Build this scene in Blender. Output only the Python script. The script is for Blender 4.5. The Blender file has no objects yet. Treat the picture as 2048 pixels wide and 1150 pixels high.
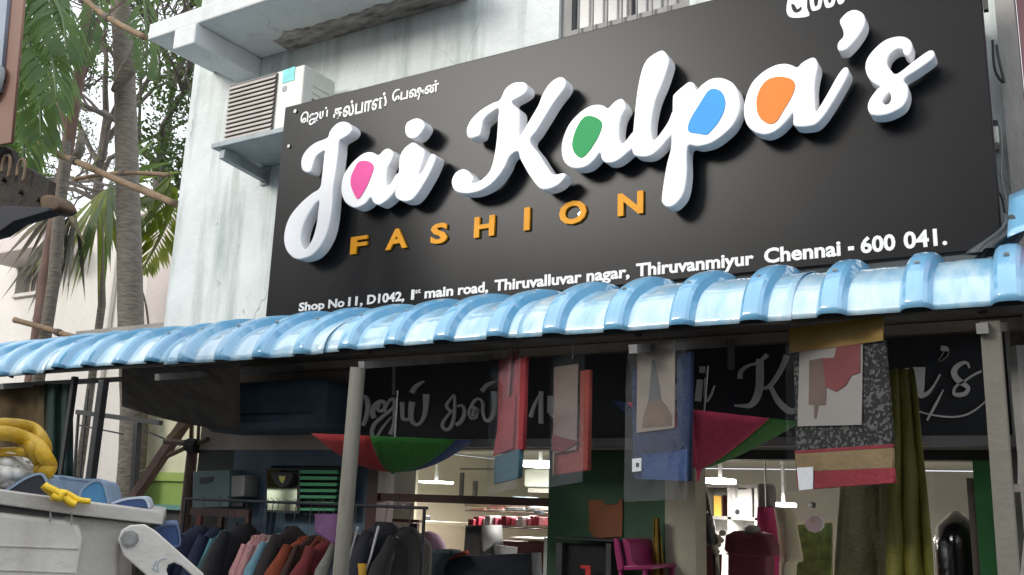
import bpy, bmesh, math, random
from mathutils import Vector, Matrix, noise
random.seed(7)
sc = bpy.context.scene
COL = sc.collection
R = math.radians

# ------------------------------------------------------------------ camera
CX = Vector((0.85568888, -0.08770069, -0.51000503))
CY = Vector((0.51638498, 0.20909508, 0.83043711))
CZ = Vector((0.03380963, -0.97395474, 0.22420765))
C0 = Vector((0.0, 0.0, 1.6))
FPX = 1889.97
cam = bpy.data.cameras.new('camera')
cam.sensor_width = 36.0
cam.lens = FPX / 2048 * 36
cam.clip_start = 0.05
cam.clip_end = 500
camo = bpy.data.objects.new('camera', cam)
camo.matrix_world = Matrix(((CX.x, -CX.y, -CX.z, C0.x), (CY.x, -CY.y, -CY.z, C0.y), (CZ.x, -CZ.y, -CZ.z, C0.z), (0, 0, 0, 1)))
COL.objects.link(camo)
sc.camera = camo

# ------------------------------------------------------------------ world, sun, exposure
SUN_EL, SUN_AZ = 21.0, 209.0
w = bpy.data.worlds.new('World')
sc.world = w
w.use_nodes = True
wn = w.node_tree
bg = wn.nodes['Background']
sky = wn.nodes.new('ShaderNodeTexSky')
sky.sky_type = 'NISHITA'
sky.sun_disc = False
sky.sun_elevation = R(SUN_EL)
sky.sun_rotation = R(SUN_AZ)
sky.air_density = 1.0
sky.dust_density = 6.0
sky.ozone_density = 1.0
# bright hazy cloud deck over the clear sky
ctc = wn.nodes.new('ShaderNodeTexCoord'); cnz = wn.nodes.new('ShaderNodeTexNoise'); cnz.inputs['Scale'].default_value = 2.0; cnz.inputs['Detail'].default_value = 5
crg = wn.nodes.new('ShaderNodeMapRange'); crg.inputs[1].default_value = .25; crg.inputs[2].default_value = .65; crg.inputs[3].default_value = .72; crg.inputs[4].default_value = .95
cmx = wn.nodes.new('ShaderNodeMix'); cmx.data_type = 'RGBA'; cmx.inputs[7].default_value = (6.3, 6.6, 7.0, 1)
wn.links.new(ctc.outputs['Generated'], cnz.inputs['Vector']); wn.links.new(cnz.outputs['Fac'], crg.inputs[0]); wn.links.new(crg.outputs[0], cmx.inputs[0])
wn.links.new(sky.outputs[0], cmx.inputs[6]); wn.links.new(cmx.outputs[2], bg.inputs[0])
bg.inputs[1].default_value = 0.15
sl = bpy.data.lights.new('sun', 'SUN')
sl.energy = 1.5
sl.angle = R(20)
sl.color = (1.0, 0.96, 0.9)
so = bpy.data.objects.new('sun', sl)
sd = Vector((math.sin(R(SUN_AZ)) * math.cos(R(SUN_EL)), math.cos(R(SUN_AZ)) * math.cos(R(SUN_EL)), math.sin(R(SUN_EL))))
so.rotation_euler = (-sd).to_track_quat('-Z', 'Y').to_euler()
so.location = (-3, -6, 12)
COL.objects.link(so)
sc.view_settings.view_transform = 'Standard'
sc.view_settings.look = 'None'
sc.view_settings.exposure = 0.78
sc.view_settings.gamma = 1.0
sc.view_settings.use_curve_mapping = False

# ------------------------------------------------------------------ helpers
def ray(px, py):
    x, y = px - 1024.0, py - 575.0
    return Vector((CX.x * x + CX.y * y + CX.z * FPX, CY.x * x + CY.y * y + CY.z * FPX, CZ.x * x + CZ.y * y + CZ.z * FPX))

def P(px, py, Y):
    d = ray(px, py)
    return C0 + d * (Y / d.y)

class Frame:
    """a vertical plane in the street: origin, horizontal direction"""
    def __init__(s, o, ex=(1, 0, 0)):
        s.o = Vector(o); s.ex = Vector(ex).normalized(); s.n = Vector((0, 0, 1)).cross(s.ex)
    def pt(s, px, py):
        d = ray(px, py)
        return C0 + d * ((s.o - C0).dot(s.n) / d.dot(s.n))
    def uv(s, px, py):
        p = s.pt(px, py) - s.o
        return (p.dot(s.ex), p.z)
    def at(s, u, v, y=0.0):
        return s.o + s.ex * u + Vector((0, 0, v)) + s.n * y

def FY(Y): return Frame((0, Y, 1.6))

def twoframe(xa, ya, xb, yb, pyref=850):
    a = P(xa, pyref, ya); b = P(xb, pyref, yb)
    return Frame((a.x, a.y, 1.6), (b.x - a.x, b.y - a.y, 0))

def smooth_loop(pts, k=4, closed=True):
    n = len(pts); out = []
    rng = range(n) if closed else range(n - 1)
    for i in rng:
        if closed: p0, p1, p2, p3 = (pts[(i + j - 1) % n] for j in range(4))
        else: p0, p1, p2, p3 = pts[max(i - 1, 0)], pts[i], pts[i + 1], pts[min(i + 2, n - 1)]
        for j in range(k):
            t = j / k
            out.append(tuple(0.5 * (2 * b + (c - a) * t + (2 * a - 5 * b + 4 * c - d) * t * t + (3 * b - a - 3 * c + d) * t ** 3)
                             for a, b, c, d in zip(p0, p1, p2, p3)))
    if not closed: out.append(tuple(pts[-1]))
    return out

def worigin(o):
    v = Vector((0, 0, 0))
    while o is not None:
        v += o.location; o = o.parent
    return v

def link(name, me, m, parent=None, keep=False):
    if m is not None and not me.materials: me.materials.append(m)
    o = bpy.data.objects.new(name, me)
    if parent is not None:
        o.parent = parent
        if not keep: me.transform(Matrix.Translation(-worigin(parent)))
    COL.objects.link(o)
    return o

def tag(o, label=None, cat=None, group=None, kind=None):
    if label: o['label'] = label
    if cat: o['category'] = cat
    if group: o['group'] = group
    if kind: o['kind'] = kind
    return o

def thing(name, label, cat, loc, group=None):
    o = bpy.data.objects.new(name, None)
    o.location = loc
    o.empty_display_size = 0.1
    COL.objects.link(o)
    return tag(o, label, cat, group)

class MB:
    def __init__(s): s.v = []; s.f = []
    def add(s, vs, fs):
        b = len(s.v); s.v += [Vector(q) for q in vs]; s.f += [tuple(i + b for i in f) for f in fs]; return s
    def box(s, a, b):
        x0, y0, z0 = a; x1, y1, z1 = b
        return s.add([(x0, y0, z0), (x1, y0, z0), (x1, y1, z0), (x0, y1, z0), (x0, y0, z1), (x1, y0, z1), (x1, y1, z1), (x0, y1, z1)],
                     [(0, 3, 2, 1), (4, 5, 6, 7), (0, 1, 5, 4), (1, 2, 6, 5), (2, 3, 7, 6), (3, 0, 4, 7)])
    def fbox(s, fr, u0, u1, v0, v1, y0, y1):
        q = [fr.at(u, v, y) for v in (v0, v1) for (u, y) in ((u0, y0), (u1, y0), (u1, y1), (u0, y1))]
        return s.add(q, [(0, 3, 2, 1), (4, 5, 6, 7), (0, 1, 5, 4), (1, 2, 6, 5), (2, 3, 7, 6), (3, 0, 4, 7)])
    def bar(s, a, b, wx, wy):
        a = Vector(a); b = Vector(b); d = (b - a).normalized()
        r = Vector((0, 0, 1)) if abs(d.z) < .9 else Vector((0, 1, 0))
        x = d.cross(r).normalized(); y = x.cross(d)
        q = [p + x * i * wx / 2 + y * j * wy / 2 for p in (a, b) for i, j in ((-1, -1), (1, -1), (1, 1), (-1, 1))]
        return s.add(q, [(0, 1, 2, 3), (7, 6, 5, 4), (4, 5, 1, 0), (5, 6, 2, 1), (6, 7, 3, 2), (7, 4, 0, 3)])
    def tube(s, pts, rad, n=8, caps=True):
        pts = [Vector(p) for p in pts]; N = len(pts)
        if not hasattr(rad, '__len__'): rad = [rad] * N
        up = None; vs = []
        for i, p in enumerate(pts):
            d = (pts[min(i + 1, N - 1)] - pts[max(i - 1, 0)]).normalized()
            if up is None: up = d.orthogonal().normalized()
            up = (up - d * up.dot(d)).normalized(); side = d.cross(up)
            for j in range(n):
                a = 2 * math.pi * j / n
                vs.append(p + (up * math.cos(a) + side * math.sin(a)) * rad[i])
        fs = [(i * n + j, i * n + (j + 1) % n, (i + 1) * n + (j + 1) % n, (i + 1) * n + j) for i in range(N - 1) for j in range(n)]
        if caps: fs += [tuple(range(n - 1, -1, -1)), tuple((N - 1) * n + j for j in range(n))]
        return s.add(vs, fs)
    def loft(s, rings, caps=True):
        n = len(rings[0]); vs = [p for r in rings for p in r]; N = len(rings)
        fs = [(i * n + j, i * n + (j + 1) % n, (i + 1) * n + (j + 1) % n, (i + 1) * n + j) for i in range(N - 1) for j in range(n)]
        if caps: fs += [tuple(range(n - 1, -1, -1)), tuple((N - 1) * n + j for j in range(n))]
        return s.add(vs, fs)
    def grid(s, fn, nu, nv):
        vs = [fn(i / nu, j / nv) for j in range(nv + 1) for i in range(nu + 1)]
        fs = [(j * (nu + 1) + i, j * (nu + 1) + i + 1, (j + 1) * (nu + 1) + i + 1, (j + 1) * (nu + 1) + i) for j in range(nv) for i in range(nu)]
        return s.add(vs, fs)
    def mesh(s, name, smooth=False):
        me = bpy.data.meshes.new(name); me.from_pydata([tuple(v) for v in s.v], [], s.f); me.update()
        if smooth:
            for p in me.polygons: p.use_smooth = True
        return me
    def build(s, name, m, parent=None, smooth=False, bevel=0, solid=0, fix=True):
        me = s.mesh(name, smooth)
        if fix:
            bm = bmesh.new(); bm.from_mesh(me); bmesh.ops.recalc_face_normals(bm, faces=bm.faces); bm.to_mesh(me); bm.free()
            if smooth:
                for p in me.polygons: p.use_smooth = True
        o = link(name, me, m, parent)
        if solid:
            d = o.modifiers.new('solid', 'SOLIDIFY'); d.thickness = solid; d.offset = 0
        if bevel:
            d = o.modifiers.new('bevel', 'BEVEL'); d.width = bevel; d.segments = 2; d.limit_method = 'ANGLE'
        return o

def curve_mesh(cu):
    o = bpy.data.objects.new('tmp', cu); COL.objects.link(o)
    dg = bpy.context.evaluated_depsgraph_get()
    me = bpy.data.meshes.new_from_object(o.evaluated_get(dg))
    bpy.data.objects.remove(o); bpy.data.curves.remove(cu)
    me.materials.clear()
    return me

def shape(name, loops, fr, depth, m, parent=None, y=0.0, smooth=0, bevel=0.0, uv=False):
    """a flat-fronted solid: outlines given on the plane fr, front at offset y, running depth away"""
    cu = bpy.data.curves.new(name, 'CURVE'); cu.dimensions = '2D'; cu.fill_mode = 'BOTH'
    cu.extrude = max(depth / 2 - bevel, 0.0001)
    if bevel: cu.bevel_depth = bevel; cu.offset = -bevel; cu.bevel_resolution = 2
    for lp in loops:
        q = [tuple(p) if uv else fr.uv(*p) for p in lp]
        if smooth: q = smooth_loop(q, smooth)
        sp = cu.splines.new('POLY'); sp.points.add(len(q) - 1)
        for i, (a, b) in enumerate(q): sp.points[i].co = (a, b, 0, 1)
        sp.use_cyclic_u = True
    me = curve_mesh(cu); me.name = name
    for v in me.vertices:
        a, b, c = v.co; v.co = fr.at(a, b, y + depth / 2 - c)
    me.update()
    return link(name, me, m, parent)

def text(name, body, fr, u0, u1, v0, capH, depth, m, parent=None, y=0.0, offs=0.01, fitv=None, shear=0):
    cu = bpy.data.curves.new(name, 'FONT'); cu.body = body; cu.size = 1; cu.extrude = .5; cu.offset = offs; cu.resolution_u = 3
    me = curve_mesh(cu); me.name = name
    xs = [v.co.x for v in me.vertices]; ys = [v.co.y for v in me.vertices]
    x0, x1, y0, y1 = min(xs), max(xs), min(ys), max(ys)
    for v in me.vertices:
        a, b, c = v.co
        vv = v0 + (b - y0) / (y1 - y0) * (fitv - v0) if fitv is not None else v0 + b * capH / .727
        v.co = fr.at(u0 + (a - x0) / (x1 - x0) * (u1 - u0), vv, y + depth * (.5 - c))
    me.update()
    return link(name, me, m, parent)

def ribbon_loop(pts, wid):
    """outline of a pen stroke, width per point"""
    n = len(pts)
    if not hasattr(wid, '__len__'): wid = [wid] * n
    L, Rr = [], []
    for i in range(n):
        a = Vector(pts[max(i - 1, 0)]); b = Vector(pts[min(i + 1, n - 1)]); d = (b - a).normalized(); q = Vector((-d.y, d.x)) * wid[i] / 2
        L.append(tuple(Vector(pts[i]) + q)); Rr.append(tuple(Vector(pts[i]) - q))
    return L + Rr[::-1]

# ------------------------------------------------------------------ materials
def mat(name, col, rough=.6, metal=0, var=.12, vs=6.0, bump=0.0, bs=40.0, coat=0, coatr=.1, spec=.5, emit=None, estr=1, col2=None, stretch=None, trans=0, detail=5, ramp=(.3, .7)):
    m = bpy.data.materials.new(name); m.use_nodes = True; t = m.node_tree; b = t.nodes['Principled BSDF']
    b.inputs['Roughness'].default_value = rough; b.inputs['Metallic'].default_value = metal
    b.inputs['Specular IOR Level'].default_value = spec
    b.inputs['Coat Weight'].default_value = coat; b.inputs['Coat Roughness'].default_value = coatr
    b.inputs['Transmission Weight'].default_value = trans
    tc = t.nodes.new('ShaderNodeTexCoord'); mp = t.nodes.new('ShaderNodeMapping')
    t.links.new(tc.outputs['Object'], mp.inputs[0])
    if stretch: mp.inputs['Scale'].default_value = stretch
    nz = t.nodes.new('ShaderNodeTexNoise'); nz.inputs['Scale'].default_value = vs; nz.inputs['Detail'].default_value = detail
    nz.inputs['Roughness'].default_value = .6
    t.links.new(mp.outputs[0], nz.inputs['Vector'])
    rp = t.nodes.new('ShaderNodeValToRGB'); rp.color_ramp.elements[0].position, rp.color_ramp.elements[1].position = ramp
    c = Vector(col); d = Vector(col2) if col2 else c * (1 + var)
    e = c if col2 else c * (1 - var)
    rp.color_ramp.elements[0].color = (*e, 1); rp.color_ramp.elements[1].color = (*[min(x, 1) for x in d], 1)
    t.links.new(nz.outputs['Fac'], rp.inputs[0]); t.links.new(rp.outputs[0], b.inputs['Base Color'])
    if bump:
        n2 = t.nodes.new('ShaderNodeTexNoise'); n2.inputs['Scale'].default_value = bs; n2.inputs['Detail'].default_value = 6
        t.links.new(mp.outputs[0], n2.inputs['Vector'])
        bp = t.nodes.new('ShaderNodeBump'); bp.inputs['Strength'].default_value = bump; bp.inputs['Distance'].default_value = .02
        t.links.new(n2.outputs['Fac'], bp.inputs['Height']); t.links.new(bp.outputs[0], b.inputs['Normal'])
    if emit:
        b.inputs['Emission Color'].default_value = (*emit, 1); b.inputs['Emission Strength'].default_value = estr
    return m

def film(name, tint=(1, 1, 1), gloss=.10):
    m = bpy.data.materials.new(name); m.use_nodes = True; t = m.node_tree; t.nodes.clear()
    o = t.nodes.new('ShaderNodeOutputMaterial'); mx = t.nodes.new('ShaderNodeMixShader'); tr = t.nodes.new('ShaderNodeBsdfTransparent')
    g = t.nodes.new('ShaderNodeBsdfGlossy'); g.inputs['Color'].default_value = (.8, .82, .84, 1); g.inputs['Roughness'].default_value = .12
    tr.inputs[0].default_value = (*tint, 1); mx.inputs[0].default_value = gloss
    n = t.nodes.new('ShaderNodeTexNoise'); n.inputs['Scale'].default_value = 9
    bp = t.nodes.new('ShaderNodeBump'); bp.inputs['Strength'].default_value = .12; bp.inputs['Distance'].default_value = .02
    tc = t.nodes.new('ShaderNodeTexCoord'); t.links.new(tc.outputs['Object'], n.inputs['Vector'])
    t.links.new(n.outputs['Fac'], bp.inputs['Height']); t.links.new(bp.outputs[0], g.inputs['Normal'])
    t.links.new(tr.outputs[0], mx.inputs[1]); t.links.new(g.outputs[0], mx.inputs[2]); t.links.new(mx.outputs[0], o.inputs[0])
    return m

def wall_mat(name, base, dirt, amount=.5, drip=None):
    """limewashed plaster: broad blotches, thin rain streaks, small chips"""
    m = bpy.data.materials.new(name); m.use_nodes = True; t = m.node_tree; b = t.nodes['Principled BSDF']; b.inputs['Roughness'].default_value = .85
    L = t.links.new
    tc = t.nodes.new('ShaderNodeTexCoord')
    def nz(scale, sx=(1, 1, 1), det=6):
        mp = t.nodes.new('ShaderNodeMapping'); mp.inputs['Scale'].default_value = sx; L(tc.outputs['Object'], mp.inputs[0])
        n = t.nodes.new('ShaderNodeTexNoise'); n.inputs['Scale'].default_value = scale; n.inputs['Detail'].default_value = det; n.inputs['Roughness'].default_value = .62
        L(mp.outputs[0], n.inputs['Vector']); return n.outputs['Fac']
    def rng(s, a, c, lo=0, hi=1):
        r = t.nodes.new('ShaderNodeMapRange'); r.inputs[1].default_value = a; r.inputs[2].default_value = c; r.inputs[3].default_value = lo; r.inputs[4].default_value = hi
        L(s, r.inputs[0]); return r.outputs[0]
    def mix(f, a, c):
        x = t.nodes.new('ShaderNodeMix'); x.data_type = 'RGBA'
        L(f, x.inputs[0])
        for s, i in ((a, 6), (c, 7)):
            if isinstance(s, tuple): x.inputs[i].default_value = (*s, 1)
            else: L(s, x.inputs[i])
        return x.outputs[2]
    c = mix(rng(nz(1.1), .38, .72, 0, amount), base, tuple(x * .72 for x in base))
    c = mix(rng(nz(2.0, (3.2, 3.2, .35)), .5, .8, 0, amount * .9), c, dirt)
    c = mix(rng(nz(9.0), .64, .72, 0, amount), c, tuple(x * .5 for x in base))
    vo = t.nodes.new('ShaderNodeTexVoronoi'); vo.feature = 'DISTANCE_TO_EDGE'; vo.inputs['Scale'].default_value = 1.3
    wv = t.nodes.new('ShaderNodeMix'); wv.data_type = 'RGBA'; wv.inputs[0].default_value = .12
    nc = t.nodes.new('ShaderNodeTexNoise'); nc.inputs['Scale'].default_value = 5; L(tc.outputs['Object'], nc.inputs['Vector'])
    L(tc.outputs['Object'], wv.inputs[6]); L(nc.outputs['Color'], wv.inputs[7]); L(wv.outputs[2], vo.inputs['Vector'])
    ck = t.nodes.new('ShaderNodeMath'); ck.operation = 'MULTIPLY'
    L(rng(vo.outputs['Distance'], .0, .006, 1, 0), ck.inputs[0]); L(rng(nz(.9), .5, .62, 0, amount * .8), ck.inputs[1])
    c = mix(ck.outputs[0], c, tuple(x * .35 for x in base))
    if drip:
        x0, x1, zt, zb = drip
        sx = t.nodes.new('ShaderNodeSeparateXYZ'); L(tc.outputs['Object'], sx.inputs[0])
        def mul(a, b2):
            q = t.nodes.new('ShaderNodeMath'); q.operation = 'MULTIPLY'; L(a, q.inputs[0]); L(b2, q.inputs[1]); return q.outputs[0]
        mk = mul(rng(sx.outputs[0], x0, x0 + .1), rng(sx.outputs[0], x1, x1 - .12)); mk = mul(mk, rng(sx.outputs[2], zb, zt))
        mk = mul(mk, rng(nz(7.0, (1, 1, .4)), .35, .6)); c = mix(mk, c, (.05, .05, .045))
    L(c, b.inputs['Base Color'])
    bp = t.nodes.new('ShaderNodeBump'); bp.inputs['Strength'].default_value = .35; bp.inputs['Distance'].default_value = .02
    L(nz(14), bp.inputs['Height']); L(bp.outputs[0], b.inputs['Normal'])
    return m

M = {}
M['wall'] = wall_mat('lime_wash', (.69, .74, .74), (.24, .30, .28), 1.0, drip=(-4.78, -4.5, 4.85, 4.25))
M['slab'] = wall_mat('slab_plaster', (.66, .69, .70), (.34, .37, .37), .45)
M['cream'] = wall_mat('cream_plaster', (.83, .79, .74), (.6, .55, .48), .35)
M['pinkwall'] = wall_mat('pale_pink_plaster', (.74, .66, .65), (.6, .54, .53), .3)
M['mould'] = mat('mould', (.52, .49, .47), .95, var=.3, vs=10, bump=.6, bs=30, col2=(.09, .085, .08), stretch=(.6, 2.0, 2), detail=8)
M['board'] = mat('black_board', (.006, .007, .009), .30, var=.2, vs=2, spec=.17)
M['white'] = mat('white_acrylic', (.87, .87, .89), .32, var=.03, vs=8, spec=.5)
M['pink'] = mat('pink_face', (.80, .09, .34), .5, var=.05, spec=.2)
M['green'] = mat('green_face', (.012, .30, .085), .5, var=.05, spec=.2)
M['blue'] = mat('blue_face', (.05, .32, .74), .5, var=.05, spec=.2)
M['orange'] = mat('orange_face', (.80, .22, .035), .5, var=.05, spec=.2)
M['gold'] = mat('gold_letter', (.74, .31, .004), .5, var=.1, spec=.25)
M['print'] = mat('white_vinyl', (.78, .78, .78), .45, var=.08, vs=60)
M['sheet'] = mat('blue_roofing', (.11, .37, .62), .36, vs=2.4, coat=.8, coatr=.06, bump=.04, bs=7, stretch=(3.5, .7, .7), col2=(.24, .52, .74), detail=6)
M['sheet_sheen'] = mat('trough_sheen_roofing', (.22, .49, .70), .38, vs=3.0, coat=1, coatr=.05, bump=.03, bs=6, stretch=(3.0, .9, .9), col2=(.58, .75, .84), detail=7, ramp=(.36, .62))  # paler blue paints the reflected sheen of the troughs into their colour
for k_ in ('sheet', 'sheet_sheen'): M[k_].node_tree.nodes['Principled BSDF'].inputs['Coat IOR'].default_value = 2.1
M['steel'] = mat('dark_steel', (.025, .026, .028), .5, var=.3, vs=12, bump=.1)
M['palepost'] = wall_mat('pale_post_paint', (.19, .18, .15), (.07, .05, .035), .9)
M['greypost'] = mat('grey_paint', (.22, .215, .21), .6, var=.25, vs=9, bump=.2, bs=30, stretch=(1, 1, .25))
M['brownwall'] = mat('brown_grey_plaster', (.52, .44, .38), .8, var=.2, vs=3, bump=.2)
M['navywall'] = mat('navy_paint', (.06, .11, .16), .5, var=.3, vs=3)
M['darkgrey'] = mat('dark_grey', (.05, .05, .05), .7, var=.3, vs=5)
M['greenwall'] = mat('bottle_green_paint', (.012, .062, .022), .55, var=.25, vs=4)
M['greenframe'] = mat('green_paint', (.03, .17, .045), .45, var=.15, vs=5)
M['maroonwood'] = mat('dark_maroon_wood', (.05, .014, .010), .45, var=.35, vs=14, stretch=(1, 1, .2))
M['interior'] = mat('cream_interior', (.58, .53, .42), .8, var=.06, vs=2)
M['ceiling'] = mat('white_ceiling', (.62, .60, .55), .85, var=.05, vs=2)
M['concrete'] = mat('concrete', (.30, .29, .27), .9, var=.25, vs=4, bump=.4, bs=25)
M['asphalt'] = mat('asphalt', (.055, .054, .052), .9, var=.3, vs=3, bump=.6, bs=120)
M['paving'] = mat('paving', (.13, .125, .115), .9, var=.2, vs=5, bump=.4, bs=50)
M['ac'] = mat('ac_casing', (.66, .68, .63), .45, var=.06, vs=4)
M['acgrey'] = mat('ac_slat', (.46, .43, .40), .5, var=.12, vs=6)
M['acdark'] = mat('ac_inside', (.13, .12, .11), .7)
M['bracket'] = mat('grey_bracket', (.30, .34, .36), .6, var=.2, vs=6, bump=.2)
M['teal_st'] = mat('teal_sticker', (.10, .55, .56), .4, var=.3, vs=20)
M['trunk'] = mat('palm_bark', (.17, .15, .125), .9, var=.35, vs=10, bump=.9, bs=14, stretch=(1, 1, 4))
M['pole'] = mat('brown_pole', (.17, .105, .085), .8, var=.3, vs=12, bump=.5, bs=20, stretch=(1, 1, .3))
M['bamboo'] = mat('bamboo', (.20, .135, .08), .75, var=.35, vs=10, bump=.4, bs=30)
M['twig'] = mat('twig', (.10, .085, .075), .9, var=.3, vs=8)
M['leaf'] = mat('leaf', (.028, .062, .018), .55, var=.5, vs=1.5, col2=(.07, .12, .03))
M['leaf2'] = mat('dark_leaf', (.02, .045, .018), .6, var=.5, vs=1.5, col2=(.05, .08, .025))
M['frond'] = mat('frond', (.055, .10, .035), .5, var=.5, vs=2, col2=(.10, .16, .055))
M['frond2'] = mat('yellow_frond', (.10, .14, .02), .5, var=.4, vs=3, col2=(.16, .19, .03))
M['banana'] = mat('broad_frond', (.05, .105, .028), .5, var=.3, vs=2, col2=(.10, .17, .05))
M['binwhite'] = wall_mat('bin_paint', (.63, .61, .56), (.30, .25, .19), .42)
M['bingrey'] = wall_mat('bin_grey_paint', (.50, .48, .44), (.24, .20, .16), .55)
M['rubber'] = mat('rubber', (.02, .02, .02), .8, var=.2)
M['hose'] = mat('yellow_hose', (.46, .28, .010), .5, var=.35, vs=14, bump=.3, bs=40)
M['rope'] = mat('yellow_rope', (.75, .50, .02), .5, var=.25, vs=20, bump=.3, bs=60)
M['matblue'] = mat('blue_mat', (.05, .19, .36), .6, var=.2, vs=5)
M['matgrey'] = mat('blue_grey_mat', (.20, .27, .36), .6, var=.2, vs=5)
M['matdark'] = mat('dark_liner', (.016, .018, .026), .7, var=.3)
M['matnavy'] = mat('navy_mat', (.03, .07, .19), .6, var=.2)
M['sack'] = mat('white_sack', (.66, .65, .62), .6, var=.2, vs=6, bump=.7, bs=14)
M['galv'] = mat('galvanised', (.38, .38, .37), .4, metal=.8, var=.3, vs=20)
M['brownpost'] = mat('brown_board', (.20, .10, .07), .6, var=.15, vs=3, stretch=(1, 1, .3))
M['bluepane'] = mat('blue_grey_pane', (.22, .26, .33), .3, var=.2, vs=3)
M['rust'] = mat('rusty_iron', (.012, .011, .010), .85, var=.5, vs=11, bump=.6, bs=30, col2=(.032, .022, .013))
M['glass'] = film('clear_plastic', (.94, .95, .96), .02)
M['pane'] = film('shop_glass', (.92, .95, .94), .05)
M['lamp'] = mat('lit_tube', (.9, .9, .9), .5, emit=(1, .97, .92), estr=9)
M['chrome'] = mat('chrome', (.6, .6, .6), .15, metal=1, var=.1)
M['greyletter'] = mat('grey_letter', (.80, .79, .76), .5, var=.12, vs=9)

for k_ in ('leaf', 'leaf2', 'frond', 'frond2', 'banana'):
    t_ = M[k_].node_tree; b_ = t_.nodes['Principled BSDF']; o_ = t_.nodes['Material Output']
    tl_ = t_.nodes.new('ShaderNodeBsdfTranslucent'); ad_ = t_.nodes.new('ShaderNodeMixShader'); ad_.inputs[0].default_value = .45
    mu_ = t_.nodes.new('ShaderNodeMix'); mu_.data_type = 'RGBA'; mu_.blend_type = 'MULTIPLY'; mu_.inputs[0].default_value = 1; mu_.inputs[7].default_value = (2.2, 2.2, 1.1, 1)
    t_.links.new(b_.inputs['Base Color'].links[0].from_socket, mu_.inputs[6]); t_.links.new(mu_.outputs[2], tl_.inputs[0])
    t_.links.new(b_.outputs[0], ad_.inputs[1]); t_.links.new(tl_.outputs[0], ad_.inputs[2]); t_.links.new(ad_.outputs[0], o_.inputs[0])

def cloth(name, col, var=.25, rough=.9): 
    key = 'cloth_' + name
    if key not in M: M[key] = mat(key, col, rough, var=var, vs=7, bump=.35, bs=45)
    return M[key]

# ================================================================== SETTING
g = MB().grid(lambda u, v: Vector((-150 + 300 * u, -150 + 300 * v, 0)), 30, 30).build('road', M['asphalt']); tag(g, kind='structure')
g = MB().box((-40, 2.3, -.02), (30, 12, .12)).build('pavement', M['paving']); tag(g, kind='structure')

# ================================================================== SHOP BUILDING
bld = thing('shop_building', 'white limewashed two storey shop building with stained upper wall behind the black signboard', 'building', (-2.9, 4.6, 0.12))
WX0, WX1 = -5.75, -.20
WIN = (-2.50, -1.68, 4.30, 5.5)
def wall_panel(name, x0, x1, z0, z1, y0, y1, m): return MB().box((x0, y0, z0), (x1, y1, z1)).build(name, m, bld)
# upper wall with a real opening for the window
wu = MB()
wu.box((WX0, 4.5, 2.45), (WIN[0], 4.72, 6.2)); wu.box((WIN[1], 4.5, 2.45), (WX1, 4.72, 6.2))
wu.box((WIN[0], 4.5, 2.45), (WIN[1], 4.72, WIN[2])); wu.box((WIN[0], 4.5, WIN[3]), (WIN[1], 4.72, 6.2))
wu.box((WX0, 4.72, 2.45), (WX0 + .2, 10.2, 6.2))
bm_ = wu.build('upper_wall', M['wall'], bld)
# window
wf = MB()
wf.box((WIN[0], 4.53, WIN[2]), (WIN[0] + .07, 4.6, WIN[3])); wf.box((WIN[1] - .07, 4.53, WIN[2]), (WIN[1], 4.6, WIN[3]))
wf.box((WIN[0] + .07, 4.53, WIN[2]), (WIN[1] - .07, 4.6, WIN[2] + .06)); wf.box((WIN[0] + .07, 4.53, WIN[3] - .06), (WIN[1] - .07, 4.6, WIN[3]))
win = wf.build('window', M['greypost'], bld)
MB().box((WIN[0] + .07, 4.58, WIN[2] + .06), (WIN[1] - .07, 4.585, WIN[3] - .06)).build('window_pane', mat('dull_glass', (.10, .11, .12), .2, var=.2), win)
MB().box((-2.08, 4.545, WIN[2] + .06), (-2.05, 4.575, WIN[3] - .06)).build('mullion', M['greypost'], win)
for i in range(7):
    x = WIN[0] + .13 + i * .093
    MB().tube([(x, 4.505, WIN[2] + .01), (x, 4.505, WIN[3] - .01)], .007, 6).build('grille_bar', M['greypost'], win)
# chajja slab and its beam
SZ = 4.755
slab = MB().box((-5.53, 3.9, SZ), (-3.15, 4.498, 4.88)).build('roof_slab', M['slab'], bld, bevel=.012)
MB().box((-5.22, 3.885, 4.60), (-5.0, 4.498, SZ - .002)).build('cantilever_beam', M['slab'], bld, bevel=.01)
def mould_strip():
    mb = MB(); n = 44
    def fn(u, v):
        x = -4.72 + 1.55 * u
        edge = .20 + .10 * noise.noise((x * 5, 0, 1)) + .05 * noise.noise((x * 17, 3, 1))
        y = 4.497 - edge * v
        return Vector((x, y, SZ - .004 - .005 * (1 - v) * (.4 + abs(noise.noise((x * 12, y * 12, 2))))))
    mb.grid(fn, n, 6); return mb
mould_strip().build('mould_patch', M['mould'], bld, smooth=True)
# ground floor
wall_panel('fascia_wall', -5.3, WX1, 2.40, 2.449, 4.46, 4.72, M['brownwall'])
wall_panel('fascia_band', -5.3, WX1, 1.90, 2.40, 4.56, 4.72, M['brownwall'])
wall_panel('left_shop_wall', -5.3, -4.95, .12, 1.9, 4.56, 4.72, M['darkgrey'])
# dark navy shutter bay : upper housing and the wall around the mirror and slats
wall_panel('shutter_bay', -4.95, -3.78, 1.80, 1.9, 4.56, 4.72, M['navywall'])
wall_panel('shutter_bay', -4.95, -4.60, .12, 1.80, 4.56, 4.72, M['navywall'])
wall_panel('shutter_bay', -4.60, -3.78, .12, 1.80, 4.62, 4.72, M['navywall'])
hs = MB().box((-4.86, 4.18, 1.99), (-3.86, 4.555, 2.30)).build('shutter_housing', M['navywall'], bld, bevel=.05)
MB().box((-4.80, 4.172, 2.085), (-3.92, 4.182, 2.095)).build('seam', M['steel'], hs)
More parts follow.
